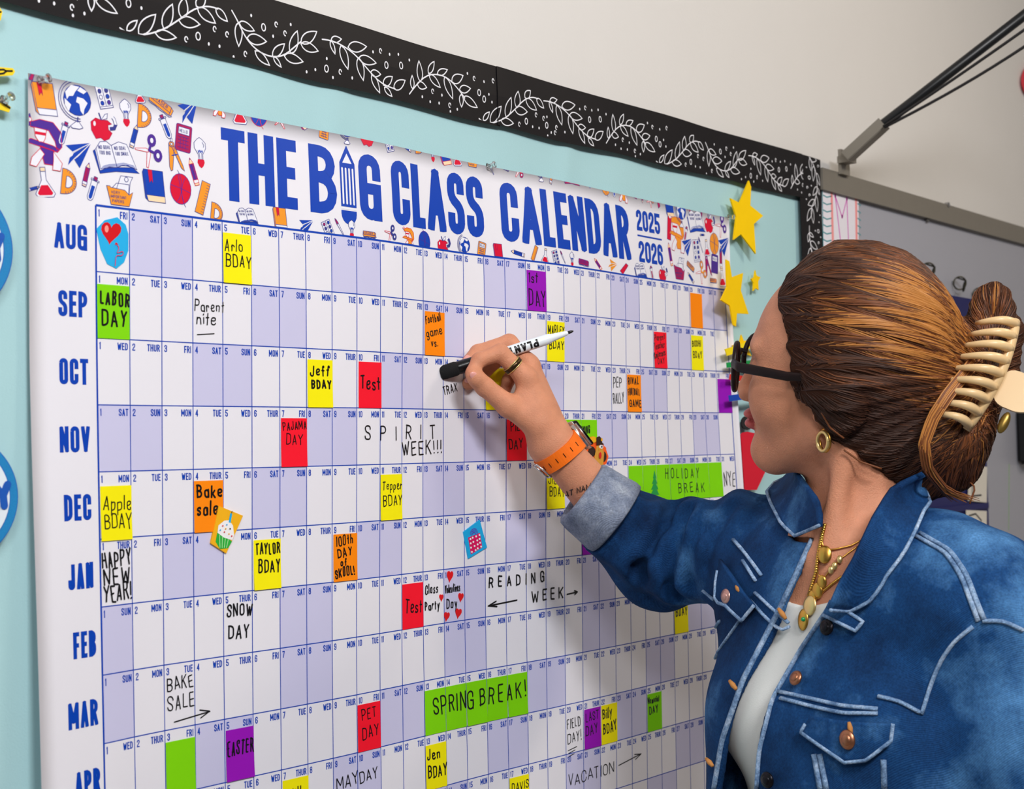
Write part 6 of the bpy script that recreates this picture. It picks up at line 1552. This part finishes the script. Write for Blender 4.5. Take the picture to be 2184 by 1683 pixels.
# smart watch
wc = P(1193, 966, 1.694); wx = FA1 - WR; wx /= np.linalg.norm(wx); M_STRAP = mat('strap_orange', (244, 112, 16), .55, spec=.3, noise=.05, nscale=90)
wo = rx*.62 + UP*.60 + fw*.50; wo -= wx*(wo @ wx); wo /= np.linalg.norm(wo); ws = np.cross(wx, wo)
wt = thing('wristwatch', wc, 'orange strapped square watch on the woman\'s right wrist', 'watch')
b = MB(); vs = []; N = 56
for d, r in ((-.0105, .0005), (-.0105, .0028), (.0105, .0028), (.0105, .0005), (-.0105, .0005)):
    for j in range(N):
        a = 2*math.pi*j/N; q = wc + wo*math.cos(a)*.026 + ws*math.sin(a)*.024
        for _ in range(5): q = q - (wo*math.cos(a) + ws*math.sin(a)) * body_sdf(q[None])[0]*.8
        wd_ = 1 + .25*max(math.cos(a), 0); vs.append(q + (wo*math.cos(a) + ws*math.sin(a))*(r + .0006) + wx*d*wd_*.92)
b.add(vs, [(i*N+j, i*N+(j+1) % N, (i+1)*N+(j+1) % N, (i+1)*N+j) for i in range(4) for j in range(N)]); st_ = b.build('strap', M_STRAP, wt, smooth=False)
CM = np.stack([wx, ws, wo], 1); cc = wc + wo*.0335
def rbox(c, h, rad, m, nm, M, par):
    bm = bmesh.new(); bmesh.ops.create_cube(bm, size=2.0); bmesh.ops.scale(bm, vec=Vector(h), verts=bm.verts); bmesh.ops.bevel(bm, geom=bm.edges[:], offset=rad, segments=4, affect='EDGES')
    me = bpy.data.meshes.new(nm); bm.to_mesh(me); bm.free(); T_ = Matrix([list(M[i]) + [c[i]] for i in range(3)] + [[0, 0, 0, 1]]); me.transform(T_); me.materials.append(m)
    me.polygons.foreach_set('use_smooth', np.ones(len(me.polygons), dtype=bool))
    o = bpy.data.objects.new(nm, me); COL.objects.link(o); o.parent = par; o.matrix_parent_inverse = Matrix.Translation(-Vector(par.location)); return o
M_ALU = mat('watch_aluminium', (206, 204, 204), .25, metal=.9); M_BLK = mat('watch_black', (14, 14, 16), .12)
rbox(cc, (.0205, .0175, .0052), .0045, M_ALU, 'case', CM, wt); rbox(cc + wo*.0042, (.0185, .0155, .0016), .0014, M_BLK, 'screen', CM, wt); rbox(cc - wo*.0050, (.014, .0135, .0020), .0018, M_BLK, 'sensor', CM, wt)
b = MB(); b.tube([cc + ws*-.0175 + wx*-.004, cc + ws*-.0195 + wx*-.004], .0032, 14); b.build('crown', M_ALU, wt, smooth=True)
bk = march(lambda p: body_sdf(p) - .004, 1158, 1004, 1.2)
if bk is not None:
    n = grad(body_sdf, bk)[0]; a = wx - n*(wx @ n); a /= np.linalg.norm(a); c = np.cross(n, a); bb = bk + n*.0008; b = MB()
    for p0, p1 in (((-1, -.7), (1, -.7)), ((1, -.7), (1, .7)), ((1, .7), (-1, .7)), ((-1, .7), (-1, -.7))): b.tube([bb + a*.0115*p0[0] + c*.006*p0[1], bb + a*.0115*p1[0] + c*.006*p1[1]], .0013, 8)
    b.build('buckle', M_ALU, wt, smooth=True)
b = MB(); sl_ = []
for j in range(N):
    a = 2*math.pi*j/N; n_ = wo*math.cos(a) + ws*math.sin(a); pm_ = np.array(vs[N*1+j])*.5 + np.array(vs[N*2+j])*.5
    if n_ @ (CP - pm_) / np.linalg.norm(CP - pm_) > .45 and j % 3 == 0: b.tube([pm_ + n_*.0002 - wx*.003, pm_ + n_*.0002 + wx*.003], .0005, 5)
if b.v: b.build('strap_slot', M_BLK, wt)
# tattooed letters beside the cuff
b = MB(); x = 0.0; tx0 = (1205, 1062); tx1 = (1256, 1044)
for ch in 'AT NAM':
    w = glyph_w(ch, 1, 1.0)
    def emit(q, cl):
        r3 = []
        for a, c in q:
            px = tx0[0] + (tx1[0]-tx0[0])*a/6.6 + c*-.5; py = tx0[1] + (tx1[1]-tx0[1])*a/6.6 - c*13
            p = march(lambda z: body_sdf(z) - .0003, px, py, 1.2)
            if p is not None: r3.append(p)
        if len(r3) > 1: b.tube(r3, .0007, 5)
    letter(ch, x, 0, w, 1.0, .12, emit); x += w + .3
if b.v: c = b.build('tattoo', mat('tattoo_ink', (62, 48, 46), .6), woman); tag(c, 'dark tattooed lettering beside the cuff')

# ------------------------------------------------------------------ marker
E0 = P(948, 794, 1.668); E1 = P(1223, 706, 1.700); ma = (E1-E0); ML = np.linalg.norm(ma); ma /= ML
mk = thing('marker', (E0+E1)/2, 'white marker with black eraser cap held in the woman\'s fingers', 'marker')
def lathe(nm, prof, m, n=28):
    b = MB(); b.tube([E0 + ma*t for t, _ in prof], [r for _, r in prof], n); return b.build(nm, m, mk, smooth=True)
lathe('eraser', [(-.006,.0060),(-.0045,.0078),(.000,.0086),(.014,.0088),(.0165,.0080)], mat('eraser_felt', (16, 16, 18), .95, bump=.5, bscale=900))
lathe('cap', [(.0155,.0074),(.017,.0080),(.022,.0082),(.050,.0074),(.058,.0070)], mat('cap_black', (14, 15, 18), .25))
lathe('barrel', [(.056,.0064),(.060,.0068),(ML*.79,.0066),(ML*.80,.0062),(ML*.80+.001,.0062),(ML*.815,.0060),(ML*.83,.0050),(ML*.94,.0030),(ML*.955,.0022)], mat('barrel_white', (232, 240, 246), .3))
lathe('nib', [(ML*.95,.0020),(ML*.985,.0017),(ML,.0006)], M_INK)
nv = CP - (E0+E1)/2; nv -= ma*(nv @ ma); nv /= np.linalg.norm(nv); dn = np.cross(ma, nv); dn = dn if dn @ UP < 0 else -dn
b = MB(); x = 0.0; Rb = .0069
for ch in 'PLANT':
    w = glyph_w(ch, 1, .0066)
    def emit(q, cl):
        qq = []
        for a_, c_ in zip(q[:-1], q[1:]):
            m_ = max(1, int(math.hypot(c_[0]-a_[0], c_[1]-a_[1])/.0009)); qq += [(a_[0]+(c_[0]-a_[0])*t_/m_, a_[1]+(c_[1]-a_[1])*t_/m_) for t_ in range(m_)]
        for qd in ribbon(qq + [q[-1]], .0023, False, False):
            vs = []
            for a, c in qd:
                t = ML*.715 - a; an = (c - .0045)/Rb
                for rr_ in (Rb - .0001, Rb + .00025): vs.append(E0 + ma*t + (nv*math.cos(an) + dn*math.sin(an))*rr_)
            k = len(qd); b.add(vs, [tuple(2*i+1 for i in range(k))] + [(2*i, 2*((i+1) % k), 2*((i+1) % k)+1, 2*i+1) for i in range(k)])
    letter(ch, x, 0, w, .0098, .0023, emit, True); x += w + .0017
b.build('lettering', M_INK, mk)
